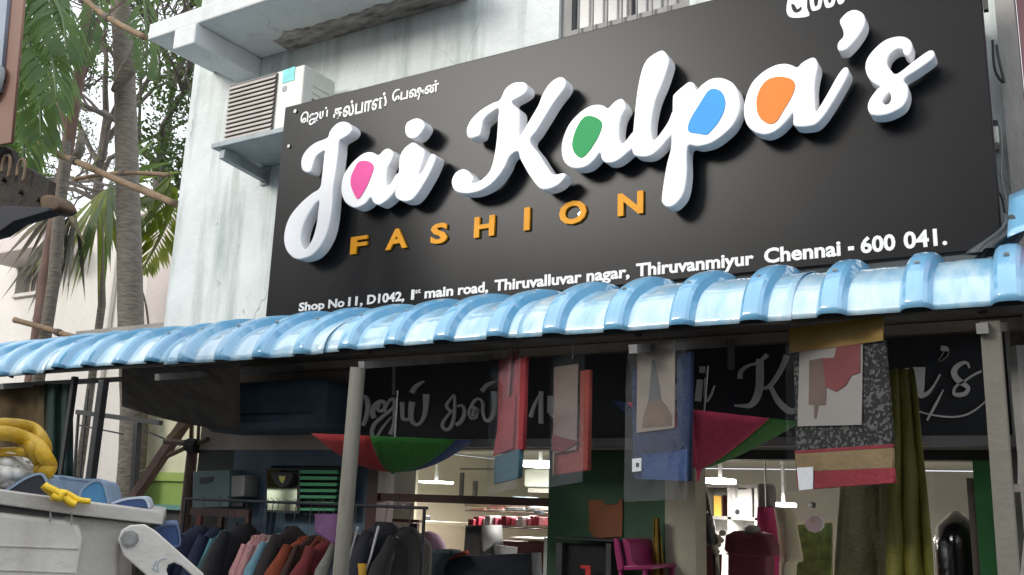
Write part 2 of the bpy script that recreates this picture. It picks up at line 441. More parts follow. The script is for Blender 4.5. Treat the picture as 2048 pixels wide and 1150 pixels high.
# room shell
room = MB()
room.box((-5.3, 4.73, .12), (-5.22, 10.0, 2.05)); room.build('interior_wall', M['interior'], bld)
M['greyroom'] = mat('pale_grey_interior', (.50, .49, .46), .8, var=.06, vs=2)
MB().box((-.28, 4.73, .12), (-.20, 10.0, 2.05)).build('interior_wall', M['greyroom'], bld); MB().box((-5.22, 9.92, .12), (-.28, 10.0, 2.05)).build('interior_wall', M['greyroom'], bld)
MB().box((-5.3, 4.73, 2.06), (-.20, 10.0, 2.12)).build('interior_ceiling', M['ceiling'], bld)
MB().box((-5.22, 4.73, .121), (-.28, 9.92, .14)).build('interior_floor', M['concrete'], bld)
# frames of the glazed bays
MB().box((-3.78, 4.56, .12), (-3.70, 4.72, 1.9)).build('door_jamb', M['maroonwood'], bld)
tr = P(760, 993, 4.6).z
MB().box((-3.70, 4.58, tr - .025), (-2.53, 4.66, tr + .02)).build('transom', M['maroonwood'], bld)
MB().box((-2.53, 4.57, .12), (-1.86, 4.70, 1.9)).build('green_partition', M['greenwall'], bld)
MB().box((-1.86, 4.57, .12), (-1.70, 4.72, 1.9)).build('pillar', mat('beige_paint', (.34, .31, .24), .7, var=.12), bld)
gl = MB().box((-3.70, 4.615, tr + .02), (-2.53, 4.62, 1.9)); gl.build('glass_panel', M['pane'], bld)
MB().box((-1.70, 4.57, 1.855), (-.29, 4.70, 1.9)).build('lintel', mat('dark_lintel', (.03, .035, .03), .6), bld)
MB().box((-.445, 4.56, .12), (-.335, 4.70, 1.855)).build('green_door_frame', M['greenframe'], bld)
MB().box((-.475, 4.575, .12), (-.446, 4.66, 1.78)).build('door_stile', mat('brown_stile', (.13, .10, .08), .5), bld)
MB().box((-.335, 4.55, .12), (-.20, 4.72, 1.9)).build('end_wall', mat('grey_end_wall', (.24, .24, .21), .8, var=.3, vs=6, bump=.3), bld)
# pilaster at the right end, plinth of the upper floor
MB().box((-.20, 4.42, .12), (-.125, 4.75, 6.2)).build('pilaster', mat('grey_pilaster', (.30, .29, .27), .8, var=.25, vs=3, bump=.3, stretch=(1, 1, .3)), bld)

# pink building on the right
pb = thing('pink_building', 'red and pink painted neighbouring house at the right edge of the street', 'building', (1.6, 5, .12))
MB().box((-.12, 4.62, 3.2), (3.4, 9, 6.4)).build('upper_wall', mat('pink_paint', (.42, .22, .23), .8, var=.12), pb)
MB().box((-.12, 4.60, .12), (3.4, 9, 3.2)).build('lower_wall', mat('red_oxide', (.30, .075, .05), .8, var=.2), pb)
MB().box((-.12, 4.5, 3.14), (3.4, 4.6, 3.25)).build('ledge', M['concrete'], pb)

# ================================================================== MAIN SIGNBOARD
sign = thing('signboard', 'large black shop signboard with raised white script and gold capitals above the blue awning', 'signboard', (-2.2, 4.03, 2.63))
SX0, SX1, SZ0, SZ1 = -4.194, -.226, 2.635, 4.012
MB().box((SX0, 4.0, SZ0), (SX1, 4.045, SZ1)).build('panel', M['board'], sign, bevel=.006)
fr_ = MB()
for x in (-4.1, -3.1, -2.1, -1.1, -.3):
    fr_.bar((x, 4.06, 2.7), (x, 4.06, 3.95), .03, .03)
    fr_.bar((x, 4.075, 2.9), (x, 4.5, 2.9), .03, .03); fr_.bar((x, 4.075, 3.8), (x, 4.5, 3.8), .03, .03)
fr_.build('support_frame', M['steel'], sign)
MB().box((SX1 + .002, 4.01, 3.66), (SX1 + .02, 4.04, 3.95)).build('edge_trim', M['steel'], sign)
LF = FY(3.875)   # front faces of the raised letters
def conv(pts, ox, oy, s): return [(ox + x / s, oy + y / s) for x, y in pts]
def letter(outer, holes, o, s, fill=None, fm=None, dy=0.0):
    k = [conv(outer, *o, s)] + [conv(h, *o, s) for h in holes]
    l = shape('letter', k, LF, .085, M['white'], sign, y=dy, smooth=4, bevel=.007)
    for p in l.data.polygons: p.use_smooth = False
    if fill:
        shape('colour_inset', [conv(fill, *o, s)], LF, .006, M[fm], l, y=dy - .004, smooth=4)
    return l
J = ([(205,440),(186,400),(192,340),(225,285),(285,235),(372,198),(388,160),(420,115),(458,88),(500,82),(535,100),(552,135),(532,172),(490,200),(458,225),(452,300),(440,400),(425,500),(415,560),(408,680),(395,790),(370,890),(330,970),(280,1030),(220,1063),(150,1070),(100,1035),(70,980),(62,910),(80,820),(120,740),(190,660),(260,600),(320,556),(334,470),(350,330),(354,292),(310,318),(285,350),(270,400),(250,445)])
letter(J, [[(312,652),(250,730),(207,815),(184,900),(188,965),(213,1002),(245,965),(272,910),(294,830),(306,740)]], (550, 220), 3.594)
letter([(740,322),(780,286),(815,276),(850,312),(832,370),(810,410),(800,470),(805,535),(830,525),(862,470),(885,455),(882,540),(855,590),(820,632),(790,658),(745,682),(705,665),(685,630),(650,670),(600,698),(560,700),(510,670),(480,615),(474,550),(490,470),(530,405),(580,350),(640,308),(695,302)], [],
       (550, 220), 3.594, [(600,378),(640,366),(685,375),(710,410),(690,480),(650,570),(600,640),(570,600),(548,540),(550,480),(575,420)], 'pink')
letter([(990,230),(1030,255),(1072,292),(1060,365),(1035,440),(1034,462),(1060,428),(1090,365),(1120,312),(1152,328),(1145,370),(1110,450),(1065,530),(1020,600),(975,645),(925,655),(880,640),(858,605),(868,520),(885,430),(890,340),(915,285),(950,250)], [], (550, 220), 3.594, dy=.003)
letter([(1010,58),(1055,72),(1075,110),(1055,155),(1022,192),(985,205),(945,187),(932,140),(947,88)], [], (550, 220), 3.594)
letter([(640,100),(575,110),(510,160),(465,250),(400,280),(300,340),(220,420),(185,490),(183,545),(205,580),(245,574),(290,556),(310,500),(320,440),(350,395),(400,355),(452,330),(448,420),(440,550),(425,680),(400,800),(370,870),(310,930),(232,964),(242,918),(215,880),(190,855),(145,842),(90,870),(58,925),(55,970),(75,1020),(120,1045),(200,1050),(290,1030),(380,980),(450,910),(510,820),(548,735),(615,692),(640,760),(700,870),(760,960),(810,1010),(870,1015),(950,985),(1010,930),(1028,890),(1000,876),(920,885),(860,810),(800,715),(722,605),(775,520),(850,400),(930,270),(1010,165),(1030,110),(1008,65),(960,62),(890,110),(830,200),(790,300),(720,420),(645,545),(632,545),(634,440),(630,340),(585,300),(570,265),(640,225),(690,185),(700,140),(680,108)], [], (890, 140), 4.259)
letter([(450,535),(410,515),(360,505),(290,520),(200,580),(120,670),(70,780),(52,880),(65,970),(105,1025),(170,1050),(260,1035),(330,980),(380,920),(395,970),(430,1000),(490,1000),(550,970),(610,920),(668,860),(668,738),(610,800),(575,835),(548,800),(545,715),(560,620),(598,545),(600,515),(580,465),(550,457),(500,485)], [],
       (1110, 90), 4.26, [(290,605),(340,615),(390,645),(400,690),(375,770),(310,880),(255,945),(215,960),(175,930),(150,870),(155,800),(190,700),(240,625)], 'green')
letter([(910,42),(860,60),(800,100),(760,150),(730,230),(700,370),(680,530),(665,690),(655,800),(655,900),(680,940),(760,950),(820,935),(880,890),(940,820),(1000,735),(1002,560),(960,650),(900,740),(850,800),(825,790),(815,700),(828,580),(860,450),(910,330),(945,230),(970,130),(945,70)], [], (1110, 90), 4.26, dy=.002)
letter([(318,150),(300,105),(270,90),(235,105),(150,180),(135,220),(133,330),(125,480),(120,600),(90,720),(65,860),(50,980),(55,1020),(90,1048),(140,1040),(200,980),(230,900),(245,780),(250,588),(330,585),(430,560),(520,500),(600,420),(645,320),(650,240),(630,150),(590,95),(530,65),(480,58),(420,70),(360,110)], [],
       (1310, 140), 3.832, [(450,147),(500,160),(530,200),(540,260),(525,330),(480,410),(420,480),(390,497),(330,488),(262,475),(258,420),(290,350),(340,270),(390,190),(415,160)], 'blue', dy=-.002)
letter([(475,512),(430,495),(375,485),(300,500),(210,550),(130,630),(85,730),(65,830),(75,920),(110,980),(170,1020),(250,1028),(330,990),(400,920),(442,870),(445,950),(480,970),(560,968),(620,950),(680,890),(740,800),(800,700),(850,610),(870,560),(865,520),(840,513),(810,540),(770,600),(710,710),(650,810),(618,848),(612,760),(610,650),(625,560),(635,510),(625,460),(600,438),(560,450),(510,480)], [],
       (1470, 0), 3.833, [(350,590),(410,600),(450,625),(460,670),(430,750),(370,850),(320,930),(270,950),(220,930),(185,890),(168,830),(170,750),(200,670),(250,615),(300,595)], 'orange')
letter([(920,72),(860,90),(810,140),(802,170),(828,235),(826,280),(795,315),(783,350),(795,385),(840,385),(890,345),(950,270),(990,200),(998,150),(980,100)], [], (1470, 0), 3.833)
letter([(1290,278),(1220,280),(1140,310),(1060,380),(1010,450),(997,520),(1020,590),(1060,635),(1108,662),(1080,690),(1030,760),(1015,820),(1035,870),(1080,885),(1150,880),(1220,855),(1290,810),(1325,740),(1325,660),(1297,605),(1400,535),(1520,445),(1526,395),(1500,382),(1460,400),(1370,465),(1242,562),(1195,535),(1168,490),(1175,440),(1205,400),(1245,376),(1282,378),(1290,405),(1320,428),(1350,400),(1358,340),(1335,300)],
       [[(1185,712),(1195,750),(1180,788),(1150,798),(1132,775),(1152,742)]], (1470, 0), 3.833)
# gold capitals
S9 = Frame((0, 3.985, 1.6))
for ch, (xl, yl), (xr, yr), (xt, yt), (xb, yb) in (
        ('F', (700, 500), (733, 495), (733, 470), (700, 509)), ('A', (770, 500), (813.6, 496), (794, 457), (770, 500.5)),
        ('S', (860, 486), (894, 474), (892, 444), (869, 488)), ('H', (947, 476), (988, 460), (988, 429), (947, 476)),
        ('I', (1047, 461), (1059, 440), (1058, 414), (1048, 461)), ('O', (1118, 428), (1172.6, 421), (1150, 400.5), (1137, 449)),
        ('N', (1235, 432), (1286, 400), (1285, 380.5), (1236, 432.5))):
    text('capital', ch, S9, S9.uv(xl, yl)[0], S9.uv(xr, yr)[0], S9.uv(xb, yb)[1], 0, .014, M['gold'], sign, offs=.035 if ch != 'I' else .03, fitv=S9.uv(xt, yt)[1])
# address line
S10 = Frame((0, 3.997, 1.6)); BASE = 2.672 - 1.6
for body, xl, xr, py, cap in (('Shop', 597, 648, 620, .05), ('No', 656, 688, 615, .05), ('11,', 696, 725, 608, .052), ('D1042,', 734, 808, 603, .052), ('1', 822, 828, 595, .055),
                     ('main', 849, 906, 590, .055), ('road,', 916, 976, 582, .055), ('Thiruvalluvar', 989, 1163, 570, .058), ('nagar,', 1173, 1259, 555, .058),
                     ('Thiruvanmiyur', 1272, 1508, 535, .062), ('Chennai', 1528, 1682, 515, .066), ('-', 1696, 1708, 495, .08), ('600', 1721, 1791, 490, .068), ('041.', 1807, 1894, 480, .07)):
    t_ = (S10.uv(xl, py)[0] + 3.9) / 3.5
    text('printed_word', body, S10, S10.uv(xl, py)[0], S10.uv(xr, py)[0], BASE + .006 * (t_ - .5), cap, .004, M['print'], sign, offs=.032)
text('printed_word', 'st', S10, S10.uv(830, 588)[0], S10.uv(841, 586)[0], BASE + .03, .028, .004, M['print'], sign, offs=.012)
# small Tamil line (glyphs set in visual order)
for body, a, b in (('\u0bc6\u0b9c\u0baf\u0bcd', (601, 240), (655, 230)), ('\u0b95\u0bb2\u0bcd\u0baa\u0bbe\u0bb8\u0bcd', (667, 225), (773, 205)), ('\u0bc7\u0baa\u0bb7\u0ba9\u0bcd', (784, 200), (877, 180))):
    text('printed_word', body, S10, S10.uv(*a)[0], S10.uv(*b)[0], 3.845 - 1.6, 0, .004, M['print'], sign, offs=.022, fitv=3.945 - 1.6)
# cut-off white lettering at the very top right
T7 = lambda pts: conv(pts, 1470, 0, 3.833)
shape('printed_mark', [T7([(395, 60), (420, -20), (540, -30), (552, 60), (566, 122), (450, 136), (405, 115)]), T7([(430, 35), (445, 85), (475, 98), (510, 75), (505, 50), (478, 70), (455, 35)])], S10, .004, M['print'], sign, smooth=3)
for x0, x1, yb in ((575, 665, 80), (682, 768, 58), (780, 845, 32)):
    shape('printed_mark', [T7([(x0, -60), (x1, -75), (x1 - 5, yb - 30), ((x0 + x1) / 2, yb), (x0 + 8, yb - 12)]), T7([(x0 + 30, -40), (x1 - 28, -50), (x1 - 30, yb - 45), (x0 + 34, yb - 38)])], S10, .004, M['print'], sign, smooth=3)
# screws; the last chrome disc stands for the sun glint on the O
for px_, py_ in ((577, 292), (590, 222), (1160, 428)):
    p = P(px_, py_, 3.99); MB().tube([(p.x, 3.990, p.z), (p.x, 3.999, p.z)], .012, 8).build('screw_and_glint', M['chrome'], sign)

# ================================================================== AWNING
aw = thing('awning', 'long awning of blue corrugated sheets curving over the shop front', 'awning', (-3.3, 3.6, 2.2))
PITCH = .275
def awn_pt(x, t, lift=0.0):
    """t 0 at the wall .. 1 at the eave; curved over like a bullnose sheet"""
    a = R(86 - 83 * t)
    y = 3.93 - .60 * math.cos(a); z = 2.262 + .288 * math.sin(a)
    n = Vector((0, -math.cos(a) * .295, math.sin(a) * .6)).normalized()
    return Vector((x, y, z)) + n * lift
def rib_profile(x0, x1):
    """fold lines of the sheet: flat troughs, steep sided ridges"""
    out = []
    k0 = math.floor((x0 + .46) / PITCH) - 1; k1 = math.ceil((x1 + .46) / PITCH) + 1
    for k in range(k0, k1 + 1):
        c = -.46 + k * PITCH
        for dx, h in ((-.052, 0), (-.038, .030), (-.026, .040), (0, .043), (.026, .040), (.038, .030), (.052, 0), (.10, .0), (.1375, .002), (.175, 0)):
            if x0 <= c + dx <= x1: out.append((c + dx, h))
    return out
edges = [-7.46, -6.36, -5.26, -4.16, -3.06, -1.96, -.86, .24]
for i in range(7):
    xa, xb = edges[i] - .06, edges[i + 1]
    prof = rib_profile(xa, xb); nx = len(prof) - 1
    dz = .006 * (i % 2); ext = (0, .03, -.012, .02, .0, .012, 0)[i]
    def fn(u, v, prof=prof, nx=nx, dz=dz, ext=ext, i=i):
        x, h = prof[min(int(round(u * nx)), nx)]
        t = v * (1 + ext)
        dent = .006 * noise.noise((x * 2.2, v * 3, i)) * (2.4 if i in (2, 3) else 1) + .002 * noise.noise((x * 9, v * 8, i + 5))
        return awn_pt(x, t, h + dz + dent) + Vector((0, 0, .012 * noise.noise((x * .7, 3.3, 0))))
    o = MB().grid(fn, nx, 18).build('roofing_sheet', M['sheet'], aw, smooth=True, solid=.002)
    o.data.materials.append(M['sheet_sheen']); cols_ = [((prof[c][1] + prof[c + 1][1]) < .004) for c in range(nx)]
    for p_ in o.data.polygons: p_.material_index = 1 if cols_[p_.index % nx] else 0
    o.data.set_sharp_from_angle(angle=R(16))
    for k_ in range(math.ceil((xa + .46) / PITCH), math.floor((xb + .46) / PITCH) + 1):
        xr = -.46 + k_ * PITCH
        if i < 2: continue
        q_ = awn_pt(xr, .62, .043 + dz); n_ = (awn_pt(xr, .62, 1) - awn_pt(xr, .62, 0)).normalized()
        MB().tube([q_ - n_ * .002, q_ + n_ * .006], .009, 8).build('washer', M['galv'], o)
for t in (.08, .55, .93):
    p = awn_pt(0, t, -.035); MB().bar((-7.4, p.y, p.z), (.22, p.y, p.z), .04, .04).build('purlin', M['steel'], aw)
for x in (-7.0, -5.75, -4.3, -2.87, -1.5, -.27):
    pts = [awn_pt(x, t, -.075) for t in (.0, .2, .4, .6, .8, .97)]
    MB().tube(pts, .018, 6).build('rafter', M['steel'], aw)
    MB().bar((x, 3.36, 2.21), (x, 4.455, 2.41), .035, .035).build('tie_bar', M['greypost'], aw)
MB().box((-5.74, 3.94, 2.455), (.2, 4.499, 2.475)).build('light_stop_board', M['concrete'], aw)  # unseen board added to stop light leaking down behind the signboard
# grey gutter strip between the sheets and the board
MB().box((-4.2, 3.95, 2.555), (.2, 3.992, 2.58)).build('flashing', M['bracket'], aw)

# the next awning on the right, with its torn tarpaulin
aw2 = thing('awning', 'scrap of pale blue roofing rising behind the right end of the awning', 'awning', (.3, 4.2, 2.5))
def fn2(u, v):
    a = P(2012, 442, 3.6); x = a.x + .9 * u
    return Vector((x, 3.6 + .35 * v + .01 * math.sin(u * 40), 2.70 + .02 * noise.noise((u * 8, 0, 0)) + (.13 + .02 * noise.noise((u * 30, 1, 0))) * (v - .5) * 2 + .18 * u))
MB().grid(fn2, 30, 6).build('roofing_sheet', M['sheet'], aw2, smooth=True, solid=.003)
MB().bar((.9, 3.8, .12), (.9, 3.8, 2.85), .05, .05).build('post', M['steel'], aw2)
tp = thing('tarpaulin', 'crumpled dark tarpaulin bunched at the lower right corner of the signboard', 'tarpaulin', P(2005, 490, 3.8))
def fnt(u, v):
    c = P(2018 - 30 * v * v + 8 * math.sin(v * 5), 432 + 75 * v, 3.75)
    a = u * 2 * math.pi; r = (.016 + .05 * v) * (1 + .35 * math.sin(a * 5 + v * 3))
    return c + Vector((math.cos(a) * r, math.sin(a) * r, 0))
MB().grid(fnt, 30, 10).build('folds', mat('dark_tarp', (.03, .04, .045), .5, var=.4), tp, smooth=True)
for i, (pp) in enumerate(([(1985, 80), (1990, 140), (2008, 165), (1998, 120), (1993, 90)], [(2000, 250), (2004, 300), (2002, 350), (2012, 400)], [(1992, 378), (2004, 395), (2010, 425)])):
    lab = ('black cable looping off the top right edge of the signboard', 'thin grey cable hanging down the white strip right of the signboard', 'short black cable above the dark tarpaulin')[i]
    pts = smooth_loop([tuple(P(x, y, 4.38)) for x, y in pp], 5, False)
    tag(MB().tube(pts, .006 if i != 1 else .004, 6).build('cable', M['steel'] if i != 1 else M['greypost']), lab, 'cable')
jb = thing('junction_box', 'small grey junction box fixed to the white wall beside the signboard edge', 'junction box', P(1986, 265, 4.46))
p = P(1986, 265, 4.4); MB().box((p.x - .015, 4.4, p.z - .05), (p.x + .02, 4.499, p.z + .05)).build('casing', M['ac'], jb, bevel=.006)
MB().box((p.x - .017, 4.395, p.z + .03), (p.x + .022, 4.42, p.z + .055)).build('lid', M['steel'], jb)

# posts
def post(name, label, pts, rad, m, square=False, cat='post'):
    t = thing(name, label, cat, pts[0])
    if square: MB().bar(pts[0], pts[-1], *rad).build('shaft', m, t, bevel=.004)
    else: MB().tube(pts, rad, 10).build('shaft', m, t, smooth=True)
    b = Vector(pts[0]); MB().box((b.x - .08, b.y - .08, b.z - .0), (b.x + .08, b.y + .08, b.z + .015)).build('base_plate', M['steel'], t)
    return t
a = P(681, 1150, 3.42); b = P(716, 735, 3.36); d = (a - b).normalized(); foot = b + d * ((b.z - .12) / -d.z)
post('awning_post', 'pale leaning steel pole holding up the awning left of the Tamil lettering', [foot, b * .5 + foot * .5, b], .036, M['palepost'])
a = P(1979, 625, 3.42)
t = post('awning_post', 'pale square post holding up the right end of the awning', [Vector((a.x - .012, 3.42, .12)), Vector((a.x, 3.42, 2.24))], (.06, .05), M['palepost'], True)
t = thing('concrete_post', 'weathered grey concrete post with broken lower edge behind the pale square post', 'post', (-.2, 3.7, .12))
rings = []
for i in range(14):
    z = .12 + i * .16; r = .045 + .012 * noise.noise((z * 3, 1, 0)) + (.03 if z < 1.55 else 0)
    rings.append([Vector((-.185 + (r + .008 * noise.noise((z * 9, j, 0))) * math.cos(j * math.pi / 4 + .4) + .004 * z, 3.72 + (r + .01 * noise.noise((z * 9, j, 4))) * math.sin(j * math.pi / 4 + .4), z)) for j in range(8)])
MB().loft(rings).build('shaft', M['concrete'], t)
a = P(178, 985, 3.4); b = P(208, 760, 3.36)
d = (a - b).normalized(); foot = b + d * ((b.z - .12) / -d.z)
post('awning_post', 'dark leaning pole under the left end of the awning beside the pale wall', [foot, b], (.05, .04), M['steel'], True)

# ================================================================== AIR CONDITIONER
ac = thing('air_conditioner', 'white outdoor air conditioner unit with brown grey louvres mounted left of the signboard', 'air conditioner', (-4.5, 4.3, 3.9))
AX0, AX1, AZ0, AZ1, AY0, AY1 = -4.865, -4.175, 3.92, 4.36, 4.10, 4.42
cas = MB().box((AX0, AY0 + .02, AZ0), (AX1, AY1, AZ1)).build('casing', M['ac'], ac, bevel=.012)
gx1 = P(553, 140, 4.1).x
MB().box((AX0 + .012, AY0 + .008, AZ0 + .015), (gx1, AY0 + .0195, AZ1 - .015)).build('grille_recess', M['acdark'], ac)
for i in range(13):
    z = AZ0 + .034 + i * .0311
    MB().add([(AX0 + .015, AY0 + .006, z), (gx1 - .003, AY0 + .006, z), (gx1 - .003, AY0 - .004, z - .022), (AX0 + .015, AY0 - .004, z - .022), (AX0 + .015, AY0 + .006, z + .003), (gx1 - .003, AY0 + .006, z + .003), (gx1 - .003, AY0 - .006, z - .018), (AX0 + .015, AY0 - .006, z - .018)],
             [(0, 1, 2, 3), (4, 5, 6, 7), (3, 2, 6, 7), (0, 1, 5, 4), (0, 3, 7, 4), (1, 2, 6, 5)]).build('louvre', M['acgrey'], ac)
A4 = Frame((0, AY0 + .0195, 1.6))
shape('sticker', [[(567, 141), (591, 133), (589, 160), (565, 167)]], A4, .003, M['teal_st'], ac, y=-.003)
shape('badge', [[(566, 174), (573, 172), (572, 181), (565, 183)]], A4, .003, M['bracket'], ac, y=-.003, smooth=3)
for i in range(6):
    z = AZ0 + .07 + i * .05; MB().box((AX1 - .001, AY0 + .11, z), (AX1 + .005, AY0 + .27, z + .012)).build('side_vent', M['acdark'] if i == 3 else M['ac'], ac)
br = thing('wall_bracket', 'grey bracket shelf with sloping struts under the air conditioner', 'bracket', (-4.5, 4.3, 3.8))
MB().box((-4.92, 4.06, 3.88), (-4.1, 4.5, 3.915)).build('shelf', M['bracket'], br, bevel=.004)
zb_ = P(532, 362, 4.495).z
for x in (-4.84, -4.22):
    MB().bar((x, 4.09, 3.845), (x, 4.495, zb_ + .03), .045, .075).build('strut', M['bracket'], br)
    MB().box((x - .035, 4.478, zb_ - .03), (x + .035, 4.4985, 3.878)).build('wall_plate', M['bracket'], br)
pp = smooth_loop([(-4.3, 4.44, 4.0), (-4.25, 4.47, 3.7), (-4.3, 4.485, 3.3), (-4.28, 4.485, 2.7)], 5, False)
tag(MB().tube(pp, .016, 8).build('drain_pipe', M['ac']), 'white pipe running down the wall behind the left edge of the signboard', 'pipe')

# ================================================================== LOWER SIGNBOARD (under the awning)
ls = thing('signboard', 'black signboard under the awning with thin grey Tamil and English script lettering', 'signboard', (-2.0, 4.45, 1.93))
L1 = Frame((0, 4.425, 1.6))
MB().box((-3.83, 4.43, 1.95), (-.275, 4.455, 2.385)).build('panel', mat('lower_board', (.03, .031, .037), .5, var=.2, vs=2), ls)
MB().box((-3.83, 4.40, 1.905), (-.21, 4.458, 1.948)).build('bottom_rail', M['greypost'], ls)
MB().box((-.272, 4.41, 1.95), (-.255, 4.456, 2.385)).build('end_strip', M['greypost'], ls)
def stroke(pts, wid, o, s, k=5, name='letter'):
    q = smooth_loop([(o[0] + x / s, o[1] + y / s) for x, y in pts], k, False)
    n = len(q)
    if hasattr(wid, '__len__'):
        ww = [wid[min(int(i / n * (len(wid) - 1)), len(wid) - 2)] * (1 - (i / n * (len(wid) - 1)) % 1) + wid[min(int(i / n * (len(wid) - 1)) + 1, len(wid) - 1)] * ((i / n * (len(wid) - 1)) % 1) for i in range(n)]
    else: ww = [wid] * n
    return ribbon_loop(q, [x / s for x in ww])
def glyph(strokes, o, s):
    """strokes of one character joined as one letter"""
    me = None; bm = bmesh.new()
    for i, (pts, wid) in enumerate(strokes):
        ob = shape('letter', [stroke(pts, wid, o, s)], L1, .012, None, None, y=-.009 - .0006 * i)
        bm.from_mesh(ob.data); d = ob.data; bpy.data.objects.remove(ob); bpy.data.meshes.remove(d)
    me = bpy.data.meshes.new('letter'); bm.to_mesh(me); bm.free()
    return link('letter', me, M['greyletter'], ls)
o8, s8 = (700, 750), 4.876
glyph([([(95, 215), (150, 212), (175, 255), (178, 330), (160, 420), (130, 495)], [20, 40, 42, 36, 26])], o8, s8)
glyph([([(240, 420), (225, 370), (245, 300), (310, 258), (350, 290), (330, 340), (290, 350), (275, 320), (300, 290)], [44, 40, 30, 20]),
       ([(345, 365), (360, 300), (400, 240), (440, 235), (445, 290), (400, 345), (320, 410), (245, 480), (220, 560), (235, 640)], [16, 24, 30, 40]),
       ([(255, 630), (320, 520), (410, 410)], [22, 18, 10]), ([(436, 240), (438, 400), (430, 500), (400, 580)], [20, 24, 40])], o8, s8)
glyph([([(515, 265), (515, 350), (525, 430), (580, 432)], [40, 34, 28]), ([(612, 262), (600, 350), (605, 440), (650, 485), (700, 460), (735, 380), (745, 280), (748, 188)], [56, 44, 26, 40, 62])], o8, s8)
glyph([([(605, 175), (650, 110), (725, 62)], [44, 36, 8])], o8, s8)
glyph([([(1020, 190), (980, 240), (945, 300), (985, 350), (1020, 345), (1025, 250), (1020, 190)], [12, 26, 24, 14]), ([(1000, 350), (940, 420), (905, 490), (940, 535), (985, 510), (1015, 430), (1025, 345)], [18, 26, 30, 24]),
       ([(1055, 310), (1085, 295), (1115, 320), (1120, 380), (1090, 450), (1040, 490)], [14, 26, 34, 34])], o8, s8)
glyph([([(1215, 330), (1200, 390), (1225, 400), (1245, 350), (1225, 320), (1180, 320), (1165, 380), (1190, 425), (1235, 410), (1250, 330)], [20, 22, 20]), ([(1175, 330), (1220, 250), (1270, 235), (1300, 280), (1300, 360), (1320, 430), (1360, 445), (1400, 380), (1415, 250), (1410, 160)], [20, 24, 26, 36, 60])], o8, s8)
glyph([([(1290, 160), (1340, 100), (1415, 62)], [40, 36, 8])], o8, s8)
glyph([([(1470, 300), (1475, 400), (1530, 430), (1570, 300), (1575, 200)], [40, 30, 40])], o8, s8)
glyph([([(1765, 412), (1800, 300), (1870, 165)], [38, 28, 10]), ([(1868, 160), (1866, 300), (1866, 475)], [36, 38, 42])], o8, s8)
glyph([([(1960, 205), (1955, 370)], [50, 50]), ([(1955, 370), (2030, 420), (2080, 300), (2090, 200)], [30, 30, 44])], o8, s8)
o9, s9 = (1380, 680), 5.227
glyph([([(-330, 330), (-300, 260), (-230, 230), (-200, 300), (-230, 500), (-300, 640)], [30, 40, 40, 30])], o9, s9)
glyph([([(-60, 470), (-110, 450), (-140, 540), (-120, 620), (-70, 600), (-50, 480), (-45, 600), (-20, 640), (30, 560)], [30, 36, 24])], o9, s9)
glyph([([(110, 415), (100, 500), (88, 640)], [58, 62, 66]), ([(172, 400), (165, 520), (170, 640), (215, 590), (258, 475)], [30, 28, 22, 8])], o9, s9)
glyph([([(132, 278), (132, 345)], [56, 56])], o9, s9)
glyph([([(525, 405), (530, 345), (570, 295), (630, 262), (700, 245), (760, 200), (810, 155)], [52, 36, 22, 30, 50]), ([(732, 200), (733, 330), (730, 480), (700, 600), (640, 680), (560, 690), (470, 685)], [70, 78, 72, 40, 16]),
       ([(1015, 160), (960, 300), (850, 470), (770, 510)], [60, 44, 28]), ([(845, 485), (900, 600), (970, 690), (1050, 745), (1120, 730)], [38, 60, 72, 40])], o9, s9)
o10, s10 = (1770, 650), 4.6
glyph([([(-480, 540), (-540, 520), (-560, 620), (-500, 680), (-440, 620), (-430, 520), (-420, 640), (-380, 680)], [24, 34, 20])], o10, s10)
glyph([([(-330, 650), (-250, 450), (-230, 250), (-270, 250), (-300, 500), (-270, 660), (-210, 640)], [16, 30, 20])], o10, s10)
glyph([([(-120, 500), (-140, 700), (-170, 850)], [40, 34, 20]), ([(-130, 560), (-60, 470), (0, 500), (0, 600), (-60, 660), (-110, 620)], [20, 34, 34])], o10, s10)
glyph([([(200, 400), (215, 500), (255, 600)], [40, 70, 50]), ([(315, 390), (315, 520), (325, 640), (390, 630), (450, 560), (508, 455)], [110, 96, 40, 16, 14])], o10, s10)
glyph([([(515, 215), (560, 225), (555, 275), (497, 332)], [40, 56, 44, 10])], o10, s10)
glyph([([(775, 395), (760, 355), (720, 350), (660, 385), (635, 440), (665, 500), (720, 540), (765, 580), (740, 630), (680, 645), (635, 630), (650, 570), (720, 525), (800, 470), (890, 425)], [16, 30, 50, 60, 34, 40, 22, 18, 18])], o10, s10)
shape('underline', [stroke([(150, 740), (260, 780), (420, 825), (600, 848), (740, 830), (850, 770), (940, 690)], [8, 12, 16, 16, 14, 10], o10, s10)], L1, .01, M['greyletter'], ls, y=-.0105)
shape('flourish', [stroke([(540, 595), (470, 730), (390, 880)], [6, 24, 14], o10, s10)], L1, .01, M['greyletter'], ls, y=-.012)
# hanging strap and tags in front of the lower board
for px_, y0, y1, w_, lab in ((787, 752, 790, 6, 'grey metal strap hanging over the Tamil lettering'), (1462, 703, 739, 14, 'pale strip of tape hanging left of the grey script capital')):
    F_ = FY(4.30)
    tag(shape('strap', [[(px_ - w_ / 2, y0 - 25), (px_ + w_ / 2, y0 - 25), (px_ + w_ / 2, y1), (px_ - w_ / 2, y1)]], F_, .004, M['greypost']), lab, 'strap')

